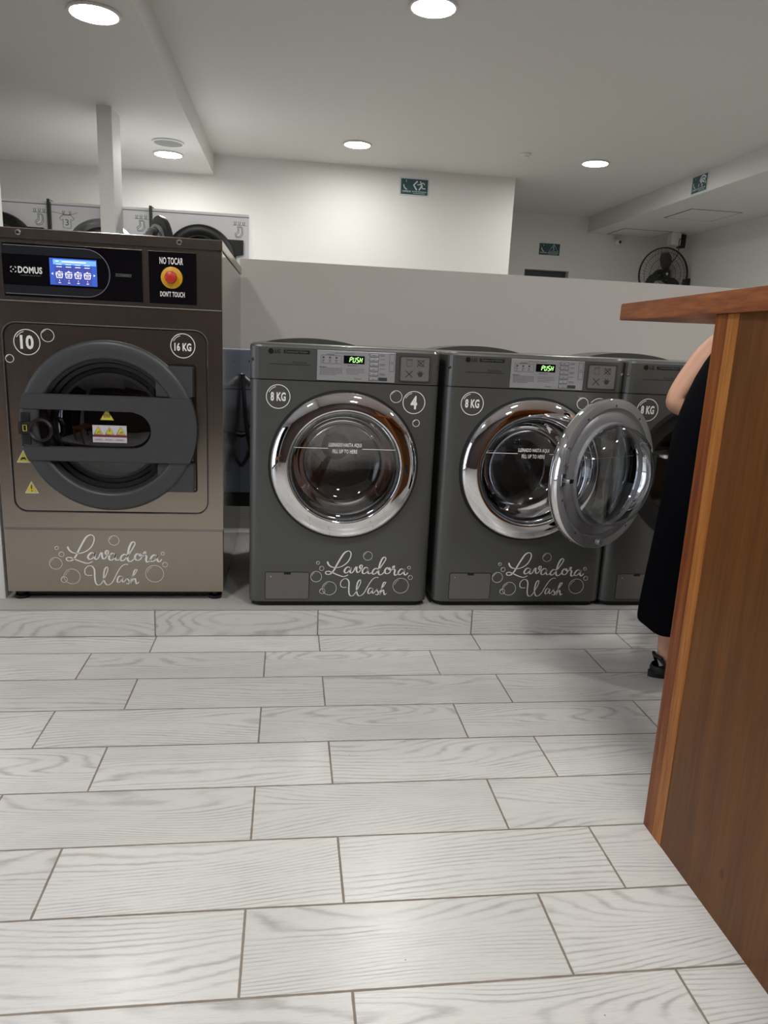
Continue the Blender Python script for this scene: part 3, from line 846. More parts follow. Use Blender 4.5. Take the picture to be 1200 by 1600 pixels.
    for k in range(3):
        a = PI*.5+.55+k*2*PI/3
        ca, sa = math.cos(a), math.sin(a); R = lambda r, s_: (dc[0]+ca*r-sa*s_, dc[1]+sa*r+ca*s_)
        for y0, y1 in ((.14, .50),):
            q = [R(.247, -.035), R(.200, -.014), R(.190, 0), R(.200, .014), R(.247, .035)]
            A_ = [b.verts.new((p[0], y0, p[1])) for p in q]; C_ = [b.verts.new((p[0], y1, p[1])) for p in q]
            for i in range(4): b.faces.new((A_[i], A_[i+1], C_[i+1], C_[i]))
            b.faces.new(A_); b.faces.new(C_[::-1])
            q2 = [R(.045, -.008), R(.24, -.035), R(.24, .035), R(.045, .008)]
            A_ = [b.verts.new((p[0], .519, p[1])) for p in q2]; m_ = [b.verts.new((*R(.045, 0)[:1], .500, R(.045, 0)[1])), b.verts.new((R(.24, 0)[0], .490, R(.24, 0)[1]))]
            b.faces.new((A_[0], A_[1], m_[1], m_[0])); b.faces.new((m_[0], m_[1], A_[2], A_[3]))
    link('drum_lifter', b, M['drum'], dm, (0, 0, 0), 30)
    b = B(); lathe(b, [(0, .46), (.036, .462), (.048, .475), (.052, .50), (.062, .52)], (dc[0], 0, dc[1]), 40, 'Y'); link('drum_hub', b, M['hub'], dm, (0, 0, 0), 40)
    b = B()
    for ring_i in range(1, 7):
        rr_ = .07+ring_i*.026
        for k in range(int(rr_*150)):
            a = 2*PI*k/int(rr_*150); prism(b, circ(dc[0]+rr_*math.cos(a), dc[1]+rr_*math.sin(a), .0028, 6), .5175, .5178)
    for row in range(9):
        for k in range(34):
            a = 2*PI*k/34+row*.09; y0 = .14+row*.042; r_ = .2474
            pts = [(dc[0]+r_*math.cos(a+da), y0+dy, dc[1]+r_*math.sin(a+da)) for da, dy in ((-.012, 0), (0, .003), (.012, 0), (0, -.003))]
            b.faces.new([b.verts.new(p) for p in pts])
    pf = link('drum_perforation', b, M['rubber'], dm, (0, 0, 0)); pf['kind'] = 'stuff'
    # decals
    badge((X0+.101, Z+.797), .042, 0, M['vinyl'], t, L, '8 KG', .64, .38)
    if mode != 'plain_right':
        badge((X0+.250, Z+.793) if False else (X0+.594, Z+.793), .0405, 0, M['vinyl'], t, L, num, .30, .60)
        badge((X0+.527, Z+.812), .0215, 0, M['vinyl'], t, L, None, wd=.0018)
        badge((X0+.606, Z+.718), .0125, 0, M['vinyl'], t, L, None, wd=.0018)
        logo(X0+.286, Z+.129, 0, 1., M['vinyl'], t, L)
    if mode != 'open':
        washer_door(t, L, dc, M['glass'])
    return t, dc, L

XB, XC_ = .712, 1.400
small_washer(0., 'graphite front-load washer numbered 4, with its door shut, next to the steel washer', 'closed', '4')
small_washer(XB, 'middle graphite front-load washer, shut, its number badge half hidden by the open door', 'closed', None)
t3, dc3, L3 = small_washer(XC_, 'right-hand graphite washer with its round door swung open, behind the person', 'open', None)

# the open door of the third washer, hinged on its left side
def open_door(parent, L, dc, ang):
    hx, hy = dc[0]-.262, -.030
    dc = (dc[0], dc[1]+.024)
    Mx = Matrix.Translation((hx, hy, 0)) @ Matrix.Rotation(-ang, 4, 'Z') @ Matrix.Translation((-hx, -hy, 0))
    x, z = dc
    def out(name, b, mat, par, org, sm):
        bmesh.ops.transform(b, matrix=Mx, verts=b.verts[:]); return link(name, b, mat, par, org, sm)
    b = B()
    lathe(b, [(.204, -.034), (.214, -.0405), (.232, -.037), (.250, -.031), (.264, -.023), (.2705, -.016), (.272, -.004), (.272, .016), (.270, .020)], (x, 0, z), 96, 'Y')
    d = out('door', b, M['chrome'], parent, L, 50)
    b = B()
    lathe(b, [(.270, .020), (.266, .022), (.240, .022), (.232, .014), (.226, .012), (.220, .016), (.205, .022), (.190, .020), (.186, .008)], (x, 0, z), 96, 'Y')
    lathe(b, [(.190, .020), (.187, .034), (.182, .034), (.180, .020)], (x, 0, z), 96, 'Y')
    rf = out('inner_ring', b, M['ring_grey'], d, (0, 0, 0), 40)
    b = B(); lathe(b, [(.186, .010), (.183, .045), (.176, .080), (.163, .100), (.14, .113), (.09, .120), (.04, .122), (0, .122)], (x, 0, z), 72, 'Y')
    out('glass_bowl', b, M['glass_clear'], d, (0, 0, 0), 60)
    b = B(); lathe(b, [(.196, -.024), (.17, -.012), (.10, 0), (0, .004)], (x, 0, z), 72, 'Y'); out('door_glass', b, M['glass'], d, (0, 0, 0), 60)
    b = B(); box(b, x-.187, x+.187, -.012, -.0115, z+.055, z+.057); out('fill_line_decal', b, M['vinyl_grey'], d, (0, 0, 0), None)
    # latch hook on the free side, hinge knuckle on the other, screws around the ring
    b = B(); box(b, x+.232, x+.256, .020, .028, z-.022, z+.022, .003); box(b, x+.238, x+.250, .026, .054, z-.008, z+.008, .003); box(b, x+.226, x+.250, .048, .055, z-.008, z+.008, .002)
    out('latch_hook', b, M['chrome_soft'], d, (0, 0, 0), 30)
    b = B(); box(b, x+.222, x+.246, .018, .026, z+.05, z+.11, .008, 3); out('catch_plate', b, M['ring_grey'], d, (0, 0, 0), 30)
    b = B(); lathe(b, [(0, .040), (.010, .040), (.012, .036), (.012, .012)], (x+.02, 0, z-.244), 16, 'Y'); out('rubber_stop', b, M['ring_grey'], d, (0, 0, 0), 40)
    b = B(); box(b, x-.292, x-.235, .008, .022, z-.060, z+.060, .004); out('hinge', b, M['black'], d, (0, 0, 0), 30)
    for k in range(10):
        a = 2*PI*k/10+.33
        b = B(); lathe(b, [(0, .0235), (.0035, .0235), (.0045, .0215)], (x+.247*math.cos(a), 0, z+.247*math.sin(a)), 12, 'Y'); out('screw', b, M['panel_dark'], d, (0, 0, 0), 40)
open_door(t3, L3, dc3, math.radians(151))

# ================================================================== LARGE STEEL WASHER
def big_washer():
    X0, X1, Y0, Y1 = -.887, -.100, .07, 1.10
    cx = (X0+X1)/2
    t = thing('industrial_washer', 'large brushed steel washer numbered 10 with touch screen and red emergency button', 'washing machine', (cx, (Y0+Y1)/2, H))
    L = t.location; zk, zm, zt = .390, 1.190, 1.396
    b = B(); box(b, X0+.002, X1-.002, Y0+.02, Y1, .150, zt, .003); link('cabinet', b, M['steel_side'], t, L)
    b = B(); box(b, X0, X1, Y0, Y0+.03, .143, zk-.003, .003); link('kick_panel', b, M['steel'], t, L)
    # front panel with recessed rounded rectangle
    b = B()
    outer = [(X0, zk+.001), (X1, zk+.001), (X1, zm-.002), (X0, zm-.002)]
    rc = rrect(-.843, -.154, .452, 1.121, .045, 8)
    plate_holes(b, outer, [rc], Y0, .008)
    link('front_panel', b, M['steel'], t, L)
    b = B(); plate_holes(b, rc, [rrect(-.839, -.158, .456, 1.117, .041, 8)], Y0+.004, .004); link('panel_gap', b, M['black'], t, L)
    b = B(); plate_holes(b, rrect(-.839, -.158, .456, 1.117, .041, 8), [circ(-.495, .768, .250, 72)], Y0+.003, .006); link('door_panel', b, M['steel'], t, L)
    # satin tube drawn as the highlight on the fold around the recess
    b = B(); q = rrect(-.845, -.152, .450, 1.123, .047, 8); q = q+[q[0]]
    tube(b, [(a, Y0-.0003, c) for a, c in q], .0016, 6, False); link('fold_highlight', b, M['chrome_soft'], t, L)
    # upper fascia and lid
    b = B(); box(b, X0, X1, Y0-.004, Y0+.03, zm+.002, zt, .003); fa = link('upper_fascia', b, M['steel'], t, L)
    b = B(); box(b, X0, X1+.002, Y0-.012, Y1+.01, zt+.002, 1.430, .002); lid = link('top_lid', b, M['steel'], t, L)
    for q in ((X0, X1+.0025, Y0-.013, Y0-.008, zt, zt+.004), (X0, X1, Y0-.001, Y0+.002, zm-.0015, zm+.002), (X0, X1, Y0-.0015, Y0+.002, zk-.003, zk),
              (-.825, -.370, Y0-.0065, Y0-.0035, 1.2035, 1.2068), (-.349, -.187, Y0-.0065, Y0-.0035, 1.2035, 1.2068)):
        b = B(); box(b, *q); link('edge_highlight', b, M['chrome_soft'], t, L)  # satin strips stand in for highlights along the panel edges
    for sx in (-.768, -.243):
        b = B(); lathe(b, [(0, -.006), (.006, -.005), (.0095, -.002), (.010, 0)], (sx, Y0-.012, 1.415), 20, 'Y'); sc = link('screw', b, M['chrome_soft'], t, L, 30)
        b = B(); box(b, sx-.005, sx+.005, Y0-.0186, Y0-.0180, 1.414, 1.416); box(b, sx-.001, sx+.001, Y0-.0186, Y0-.0180, 1.410, 1.420); link('screw_slot', b, M['black'], sc, (0, 0, 0))
    b = B()
    for sx in (X0+.035, X1-.035):
        for sy in (Y0+.04, Y1-.06):
            lathe(b, [(0, H), (.025, H), (.025, H+.012), (.012, H+.014), (.012, .155)], (sx, sy, 0), 20, 'Z')
    link('levelling_feet', b, M['black'], t, L, 40)
    b = B(); box(b, X0+.01, X1-.01, Y0+.045, Y1-.02, H+.008, .150); link('gap_shade', b, M['black'], t, L)  # black block stands in for the shade under the cabinet
    # black glass panel
    yf = Y0-.004
    b = B(); box(b, -.826, -.370, yf-.004, yf, 1.207, 1.382, .001); gp = link('glass_panel', b, M['blackglass'], t, L)
    y = yf-.004
    b = B()
    st = [(-.826, 1.217), (-.556, 1.217)]+[(-.556+.0785*math.sin(a), 1.2955-.0785*math.cos(a)) for a in [PI*i/20 for i in range(1, 20)]]+[(-.556, 1.374), (-.826, 1.374)]
    prism(b, st, y-.0003, y); link('grey_band', b, M['panelgrey'], gp, (0, 0, 0))
    b = B(); prism(b, [(-.826, 1.2455), (-.5, 1.2455), (-.487, 1.262), (-.482, 1.2955), (-.487, 1.330), (-.5, 1.3455), (-.826, 1.3455)], y-.0006, y); link('black_band', b, M['blackglass'], gp, (0, 0, 0))
    b = B(); stroke(b, [(-.820, 1.374)]+[(-.556+.0785*math.sin(a), 1.2955+.0785*math.cos(a)) for a in [PI*i/20 for i in range(0, 21)]]+[(-.820, 1.217)], .0014, y-.0003, smooth=False)
    link('outline', b, M['panel'], gp, (0, 0, 0))
    y -= .0006
    b = B()
    text(b, 'DOMUS', -.7765, -.6985, 1.2845, 1.3065, y, .03)
    for a0 in (0, 1, 2, 3):
        cxx, czz, r = -.7915, 1.2955, .0085
        pts = [(r, .004), (r, r-.002), (r-.002, r), (.004, r)]
        ca, sa = math.cos(a0*PI/2), math.sin(a0*PI/2)
        stroke(b, [(cxx+px*ca-pz*sa, czz+px*sa+pz*ca) for px, pz in pts], .0022, y, smooth=False)
    prism(b, circ(-.7915, 1.2955, .0022, 8), y-.0006, y)
    link('maker_name', b, M['vinyl'], gp, (0, 0, 0))
    b = B(); text(b, 'LAUNDRY EQUIPMENT', -.770, -.702, 1.2755, 1.2795, y, 0); text(b, 'ECOENERGY', -.458, -.405, 1.2905, 1.3005, y+.0006, .01); link('small_print', b, M['grey_print'], gp, (0, 0, 0))
    # touch screen
    sx0, sx1, sz0, sz1 = -.674, -.520, 1.2525, 1.3395
    b = B(); quad(b, sx0, sx1, sz0, sz1, y, .0008); sc = link('touch_screen', b, M['scr1'], gp, (0, 0, 0))
    y2 = y-.0008
    b = B(); quad(b, sx0+.012, sx1-.002, sz1-.020, sz1-.004, y2, .0003); link('title_bar', b, M['scr2'], sc, (0, 0, 0))
    b = B()
    for k in range(4):
        qx = sx0+.017+k*.0305; quad(b, qx, qx+.0285, sz0+.004, sz1-.024, y2, .0003)
    link('menu_tiles', b, M['scr3'], sc, (0, 0, 0))
    b = B(); y3 = y2-.0004
    quad(b, sx0+.040, sx1-.035, sz1-.0125, sz1-.009, y3, .0003); quad(b, sx0+.020, sx0+.030, sz1-.011, sz1-.0085, y3, .0003)
    for k in range(4):
        qx = sx0+.031+k*.0305; zc = sz0+.033
        quad(b, qx-.009, qx+.009, sz0+.0585, sz0+.0605, y3, .0003)
        quad(b, qx-.009, qx+.009, sz0+.0665, sz0+.068, y3, .0003)
        stroke(b, [(qx-.011, zc+.009), (qx-.007, zc+.007), (qx-.003, zc+.010), (qx+.003, zc+.008), (qx+.007, zc+.010), (qx+.011, zc+.008)], .0018, y3)
        prism(b, circ(qx, zc+.011, .0028, 10), y3-.0003, y3)
        stroke(b, [(qx-.0105, zc+.005), (qx-.0085, zc-.009), (qx+.0085, zc-.009), (qx+.0105, zc+.005)], .0028, y3, smooth=False)
        stroke(b, [(qx-.0115, zc+.004), (qx-.004, zc+.003), (qx+.004, zc+.003), (qx+.0115, zc+.004)], .002, y3)
        text(b, ('90', '60', '40', '30')[k], qx-.0045, qx+.0045, zc-.0055, zc+.0005, y3, .02)
        quad(b, qx-.0008, qx+.0008, sz0+.0125, sz0+.017, y3, .0003); quad(b, qx-.004, qx+.004, sz0+.0065, sz0+.0085, y3, .0003)
    for s_, qx in ((-1, sx0+.008), (1, sx1-.008)): prism(b, [(qx+s_*.003, sz0+.036), (qx-s_*.003, sz0+.040), (qx-s_*.003, sz0+.032)][::s_], y3-.0003, y3)
    link('screen_icons', b, M['scrw'], sc, (0, 0, 0))
    # emergency stop plate
    b = B(); box(b, -.349, -.187, yf-.004, yf, 1.207, 1.382, .001); ep = link('warning_plate', b, M['blackglass'], t, L)
    y = yf-.004
    b = B(); text(b, 'NO TOCAR', -.311, -.232, 1.3405, 1.3635, y, .02); text(b, "DON'T TOUCH", -.311, -.228, 1.2325, 1.2505, y, .02); link('plate_text', b, M['vinyl'], ep, (0, 0, 0))
    b = B(); lathe(b, [(0, -.006), (.032, -.006), (.036, -.004), (.037, 0)], (-.271, y, 1.2965), 48, 'Y'); ye = link('yellow_collar', b, M['yellow'], ep, (0, 0, 0), 30)
    b = B(); lathe(b, [(.010, -.006), (.010, -.014), (.0195, -.017), (.021, -.022), (.019, -.028), (.012, -.031), (0, -.032)], (-.271, y, 1.2965), 40, 'Y'); link('stop_button', b, M['red'], ep, (0, 0, 0), 40)
    # ---------------- door
    dx, dz = -.4945, .772
    b = B(); R0 = .3035
    lathe(b, [(.238, Y0+.004), (.238, Y0-.030), (.2405, Y0-.036), (.248, Y0-.040), (.262, Y0-.0415), (.290, Y0-.0405), (.299, Y0-.037), (R0, Y0-.030), (R0, Y0+.004)], (dx, 0, dz), 96, 'Y')
    dr = link('door', b, M['doorgrey'], t, L, 40)
    for zb in ((.888, .994), (.541, .645)):
        b = B(); prism(b, rrect(-.330, -.203, zb[0], zb[1], .006), Y0-.032, Y0+.004)
        link('hinge_block', b, M['doorgrey'], dr, (0, 0, 0))
    b = B(); plate_holes(b, rrect(-.360, -.193, .880, 1.002, .010), [rrect(-.340, -.1995, .886, .996, .006)], Y0+.0005, .003)
    plate_holes(b, rrect(-.360, -.193, .535, .652, .010), [rrect(-.340, -.1995, .541, .645, .006)], Y0+.0005, .003)
    box(b, -.207, -.193, Y0-.0005, Y0+.003, .645, .888)
    lathe(b, [(.300, Y0+.001), (.306, Y0+.001), (.306, Y0+.003)], (dx, 0, dz), 96, 'Y')
    link('hinge_gap', b, M['black'], dr, (0, 0, 0))
    # fork-shaped bar with rounded slot
    zb0, zb1, zs0, zs1 = .648, .884, .698, .830
    xr = dx+math.sqrt(R0**2-(zb1-dz)**2); xl = lambda z_: dx-math.sqrt((R0-.001)**2-(z_-dz)**2)
    pts = []
    for i in range(9): z_ = zb1+(zs1-zb1)*i/8; pts.append((xl(z_), z_))
    sc_, sr = -.411, (zs1-zs0)/2; zc = (zs0+zs1)/2
    for i in range(17): a = PI/2-PI*i/16; pts.append((sc_+sr*math.cos(a), zc+sr*math.sin(a)))
    for i in range(9): z_ = zs0+(zb0-zs0)*i/8; pts.append((xl(z_), z_))
    a0 = math.asin((zb0-dz)/R0); a1 = math.asin((zb1-dz)/R0)
    for i in range(15): a = a0+(a1-a0)*i/14; pts.append((dx+R0*math.cos(a)+.002, dz+R0*math.sin(a)))
    b = B(); prism(b, pts, Y0-.046, Y0-.020)
    es = [e for e in b.edges if all(abs(v.co.y-(Y0-.046)) < 1e-5 for v in e.verts)]
    bmesh.ops.bevel(b, geom=es, offset=.0025, segments=2, affect='EDGES')
    link('door_bar', b, M['doorgrey'], dr, (0, 0, 0))
    # slot interior plate and lock
    b = B(); prism(b, [(-.792, zs0-.005), (-.705, zs0-.005), (-.705, zs1+.005), (-.792, zs1+.005)], Y0-.030, Y0-.022); link('slot_plate', b, M['blackglass'], dr, (0, 0, 0))
    b = B(); lathe(b, [(.030, -.050), (.036, -.056), (.042, -.050), (.043, -.028), (.030, -.028)], (-.722, Y0, .757), 40, 'Y'); link('door_handle', b, M['black'], dr, (0, 0, 0), 40)
    b = B(); box(b, -.789, -.757, Y0-.046, Y0-.028, .705, .818, .004); box(b, -.795, -.752, Y0-.052, Y0-.044, .742, .786, .006); lk = link('door_lock', b, M['black'], dr, (0, 0, 0), 30)
    b = B(); q = [(-.779, .754), (-.767, .754), (-.767, .774), (-.779, .774), (-.779, .754)]; stroke(b, q, .0025, Y0-.0525, smooth=False); link('lock_mark', b, M['warn'], lk, (0, 0, 0))
    # glass and tub
    b = B(); lathe(b, [(.239, Y0-.020), (.228, Y0-.016), (.224, Y0-.004), (.210, Y0-.001), (.206, Y0+.010), (.194, Y0+.010), (.190, Y0-.002), (.178, Y0-.004)], (dx, 0, dz), 80, 'Y'); link('inner_gasket', b, M['black'], dr, (0, 0, 0), 40)
    b = B(); lathe(b, [(.180, Y0-.006), (.15, Y0-.016), (.10, Y0-.024), (.05, Y0-.028), (0, Y0-.029)], (dx, 0, dz), 64, 'Y'); dg_ = link('door_glass', b, M['glass_dark'], dr, (0, 0, 0), 60)
    b = B(); lathe(b, [(.235, Y0+.012), (.245, Y0+.05), (.26, Y0+.08), (.265, Y0+.5), (.25, Y0+.52), (0, Y0+.52)], (dx, 0, dz), 64, 'Y'); link('drum', b, M['drum'], t, L, 40)
    # stickers on the glass
    b = B(); ys = Y0-.034; box(b, -.551, -.434, ys, ys+.0008, .7180, .7795); stk = link('sticker', b, M['sticker'], dr, (0, 0, 0))
    b = B(); box(b, -.551, -.434, ys-.0004, ys, .7375, .7455); link('red_line', b, M['redprint'], stk, (0, 0, 0))
    b = B()
    for k in range(3):
        qx = -.531+k*.0385
        prism(b, [(qx-.015, .7475), (qx+.015, .7475), (qx, .774)], ys-.0005, ys)
    prism(b, [(-.524, .798), (-.476, .798), (-.500, .838)], ys-.0005, ys)
    link('warning_triangles', b, M['warn'], stk, (0, 0, 0))
    b = B(); y = ys-.0006
    for k in range(3):
        qx = -.531+k*.0385; stroke(b, [(qx-.015, .7475), (qx+.015, .7475), (qx, .774), (qx-.015, .7475)], .0014, y, smooth=False)
        stroke(b, [(qx, .766), (qx, .757)] if k == 1 else [(qx-.004, .752), (qx+.003, .758), (qx+.006, .751)], .0025, y, smooth=False)
    stroke(b, [(-.524, .798), (-.476, .798), (-.500, .838), (-.524, .798)], .0018, y, smooth=False)
    for k in range(4): stroke(b, [(-.509+k*.006, .807), (-.509+k*.006, .819)], .003, y, smooth=False)
    for k in range(3): quad(b, -.546+k*.037, -.516+k*.037, .7255, .7262, y, .0003); quad(b, -.546+k*.037, -.520+k*.037, .7290, .7297, y, .0003)
    link('sticker_print', b, M['panel_dark'], stk, (0, 0, 0))
    # yellow triangles on the steel
    for (qx, qz, s_, ex) in ((-.8015, .632, .0245, 0), (-.780, .520, .0245, 1)):
        b = B(); prism(b, [(qx-s_, qz), (qx+s_, qz), (qx, qz+s_*1.85)], Y0-.0008, Y0+.003); w_ = link('warning_sticker', b, M['vinyl_grey'], t, L)
        b = B(); prism(b, [(qx-s_*.82, qz+.0035), (qx+s_*.82, qz+.0035), (qx, qz+s_*1.65)], Y0-.0014, Y0-.0006); link('yellow_face', b, M['warn'], w_, (0, 0, 0))
        b = B()
        if ex: stroke(b, [(qx, qz+.031), (qx, qz+.016)], .004, Y0-.0014, smooth=False); prism(b, circ(qx, qz+.009, .0024, 8), Y0-.0019, Y0-.0014)
        else: stroke(b, [(qx-.009, qz+.010), (qx-.002, qz+.018), (qx+.009, qz+.012)], .005, Y0-.0014); stroke(b, [(qx-.004, qz+.013), (qx+.006, qz+.020)], .004, Y0-.0014)
        link('symbol', b, M['panel_dark'], w_, (0, 0, 0))
    badge((-.766, 1.056), .0430, Y0+.002, M['vinyl'], t, L, '10', .52, .56)
    badge((-.2385, 1.067), .0420, Y0+.002, M['vinyl'], t, L, '16 KG', .70, .34, dz=-.004)
    badge((-.6965, 1.082), .0215, Y0+.002, M['vinyl'], t, L, None, wd=.0018)
    badge((-.8265, .998), .0135, Y0+.002, M['vinyl'], t, L, None, wd=.0018)
    logo(-.6765, .2625, Y0, 1.085, M['vinyl'], t, L)
big_washer()

# ================================================================== BACK OF A MACHINE BEHIND THE PARTITION
def rear_machine():
    X0, X1, Y0 = -.67, .016, 1.205
    t = thing('washing_machine', 'galvanised back of another washer with black hoses, seen in the gap beside the steel washer', 'washing machine', ((X0+X1)/2, 1.55, .225))
    L = t.location
    b = B(); box(b, X0, X1, Y0, 1.87, .24, 1.04, .004); link('cabinet', b, M['zinc'], t, L)
    b = B()
    for zz in (.62, .84): box(b, X0, X1, Y0-.003, Y0, zz, zz+.004)
    box(b, X0+.01, X1-.012, Y0-.006, Y0, .225, .30)
    link('seam', b, M['black'], t, L)
    for px, pz in ((-.062, .985), (-.06, .86), (-.06, .65), (-.058, .335)):
        b = B(); lathe(b, [(0, -.005), (.006, -.004), (.007, 0)], (px, Y0, pz), 12, 'Y'); link('screw', b, M['chrome'], t, L, 40)
    for q in ([(-.095, Y0-.03, .92), (-.08, Y0-.05, .70), (-.055, Y0-.06, .55), (-.02, Y0-.02, .42)], [(-.10, Y0-.03, .45), (-.07, Y0-.06, .50), (-.04, Y0-.05, .60), (0., Y0-.02, .64)],
              [(-.12, Y0-.02, .60), (-.08, Y0-.04, .615), (-.03, Y0-.03, .62), (.005, Y0-.02, .63)]):
        b = B(); tube(b, catmull(q, 8), .011, 8); link('hose', b, M['rubber'], t, L, 60)
    for q in ([(-.105, Y0-.02, .92), (-.03, Y0-.02, .86)], [(-.09, Y0-.03, .47), (-.02, Y0-.02, .56)]):
        b = B(); tube(b, q, .008, 8); link('brace', b, M['panel'], t, L, 60)
rear_machine()

# ================================================================== WHITE DRYERS AT THE BACK
def line_art(b, x, z, y, kind, num=None, s=1.):
    wl = .0036
    if kind == 'sock':
        for k in range(3):
            xx = x-.030+k*.030
            stroke(b, [(xx-.006, z+.022), (xx-.003, z-.004), (xx+.004, z-.004), (xx+.008, z+.022)], wl, y, smooth=False)
        stroke(b, [(x-.045, z-.002), (x+.05, z-.004)], wl*.7, y, smooth=False)
        for dx_, dz_ in ((0, 0), (.008, -.006)):
            stroke(b, [(x-.012+dx_, z-.012+dz_), (x-.010+dx_, z-.045+dz_), (x-.030+dx_, z-.062+dz_), (x-.026+dx_, z-.082+dz_), (x+.004+dx_, z-.078+dz_), (x+.018+dx_, z-.055+dz_), (x+.015+dx_, z-.012+dz_), (x-.012+dx_, z-.012+dz_)], wl, y, smooth=False)
    else:
        for xx in (x-.022, x+.022):
            stroke(b, [(xx-.005, z+.026), (xx-.002, z+.002), (xx+.003, z+.002), (xx+.008, z+.026)], wl, y, smooth=False)
        stroke(b, [(x-.10, z+.018), (x-.02, z+.004), (x+.03, z+.005), (x+.07, z+.018)], wl*.7, y)
        stroke(b, [(x-.015, z), (x+.015, z), (x+.028, z-.002), (x+.048, z-.022), (x+.036, z-.036), (x+.026, z-.028), (x+.026, z-.085), (x-.026, z-.085), (x-.026, z-.028), (x-.036, z-.036), (x-.048, z-.022), (x-.028, z-.002), (x-.015, z)], wl, y, smooth=False)
        if num: text(b, num, x-.011, x+.011, z-.068, z-.028, y, .0)

def dryer(x0, label, num, door_open, tee, sock):
    x1 = x0+.672; Y0 = 2.99; cx = (x0+x1)/2; ZT = 1.950
    t = thing('tumble_dryer', label, 'dryer', (cx, 3.35, 0), 'white stacked dryers')
    L = t.location
    for z0, z1 in ((.02, .965), (.97, ZT-.022)):
        b = B(); plate_holes(b, [(x0, z0), (x1, z0), (x1, z1), (x0, z1)], [circ(cx-.003, z0+.645, .215, 48)], Y0)
        b2 = [(x0, Y0), (x1, Y0), (x1, 3.72), (x0, 3.72)]
        A = [b.verts.new((p[0], p[1], z0)) for p in b2]; C = [b.verts.new((p[0], p[1], z1)) for p in b2]
        for i in (1, 2, 3): b.faces.new((A[i], A[(i+1) % 4], C[(i+1) % 4], C[i]))
        b.faces.new(A); b.faces.new(C)
        link('cabinet', b, M['white_enamel'], t, L)
        b = B(); lathe(b, [(.215, Y0-.004), (.19, Y0+.01), (.18, Y0+.06), (.24, Y0+.07), (.24, Y0+.5), (0, Y0+.5)], (cx-.003, 0, z0+.645), 48, 'Y'); link('drum', b, M['chrome_soft'], t, L, 40)
    b = B(); box(b, x0, x1, Y0-.004, 3.72, ZT-.018, ZT, .002); link('top_cap', b, M['white_enamel'], t, L)
    b = B(); box(b, x0, x1, Y0-.001, Y0+.01, ZT-.022, ZT-.018); link('seam', b, M['ink'], t, L)
    b = B()
    if tee: line_art(b, x0+.105, ZT-.082, Y0, 'tee', num)
    if sock: line_art(b, x1-.068, ZT-.072, Y0, 'sock')
    link('drawing', b, M['ink'], t, L)
    def door(z, ang):
        hx, hy = cx+.300, Y0-.02
        Mx = Matrix.Translation((hx, hy, 0)) @ Matrix.Rotation(ang, 4, 'Z') @ Matrix.Translation((-hx, -hy, 0))
        dcx = cx-.003
        b = B(); lathe(b, [(.170, Y0-.020), (.176, Y0-.040), (.190, Y0-.048), (.225, Y0-.050), (.246, Y0-.040), (.252, Y0-.020), (.250, Y0-.006), (.20, Y0-.003), (.172, Y0-.006)], (dcx, 0, z), 72, 'Y')
        bmesh.ops.transform(b, matrix=Mx, verts=b.verts[:]); d = link('door', b, M['black'], t, L, 40)
        b = B(); lathe(b, [(.172, Y0-.022), (.12, Y0-.008), (.05, Y0-.002), (0, Y0-.001)], (dcx, 0, z), 48, 'Y')
        bmesh.ops.transform(b, matrix=Mx, verts=b.verts[:]); link('door_glass', b, M['glass_dark'], d, (0, 0, 0), 60)
        b = B(); prism(b, [(cx+.16, z+.16), (cx+.298, z+.160), (cx+.298, z+.062), (cx+.22, z+.05)], Y0-.030, Y0-.004)
        if ang: bmesh.ops.transform(b, matrix=Mx, verts=b.verts[:])
        link('hinge', b, M['black'], d, (0, 0, 0))
        b = B(); prism(b, [(cx+.16, z-.16), (cx+.22, z-.05), (cx+.298, z-.062), (cx+.298, z-.160)], Y0-.030, Y0-.004)
        if ang: bmesh.ops.transform(b, matrix=Mx, verts=b.verts[:])
        link('hinge', b, M['black'], d, (0, 0, 0))
        if ang:
            b = B(); lathe(b, [(.168, Y0-.004), (.175, Y0+.020), (.165, Y0+.05), (.14, Y0+.06), (0, Y0+.065)], (dcx, 0, z), 48, 'Y')
            bmesh.ops.transform(b, matrix=Mx, verts=b.verts[:]); link('inner_window', b, M['glass_clear'], d, (0, 0, 0), 60)
            b = B(); lathe(b, [(.20, Y0-.002), (.196, Y0+.014), (.178, Y0+.016), (.172, Y0-.002)], (dcx, 0, z), 60, 'Y')
            bmesh.ops.transform(b, matrix=Mx, verts=b.verts[:]); link('door_seal', b, M['chrome_soft'], d, (0, 0, 0), 40)
    door(1.612, door_open); door(.665, 0)
    if door_open:
        b = B(); lathe(b, [(.246, Y0), (.246, Y0-.012), (.225, Y0-.016), (.212, Y0-.004)], (cx-.003, 0, 1.612), 64, 'Y'); link('opening_rim', b, M['chrome_soft'], t, L, 40)
    return t
dryer(-.837, 'white stacked dryer at the right end of its row, upper black round door closed', None, 0., False, True)
dryer(-1.517, 'middle white stacked dryer drawn with a T-shirt 3, round door swung open', '3', math.radians(117), True, True)
dryer(-2.197, 'white stacked dryer at the left edge of the photo, black door closed', None, 0., False, True)
for x in (-.841, -1.521):
    b = B(); box(b, x-.010, x+.008, 2.955, 3.70, .0, 1.962); o = link('trim_2' if x > -1 else 'trim_3', b, M['panel_dark']); o['kind'] = 'structure'

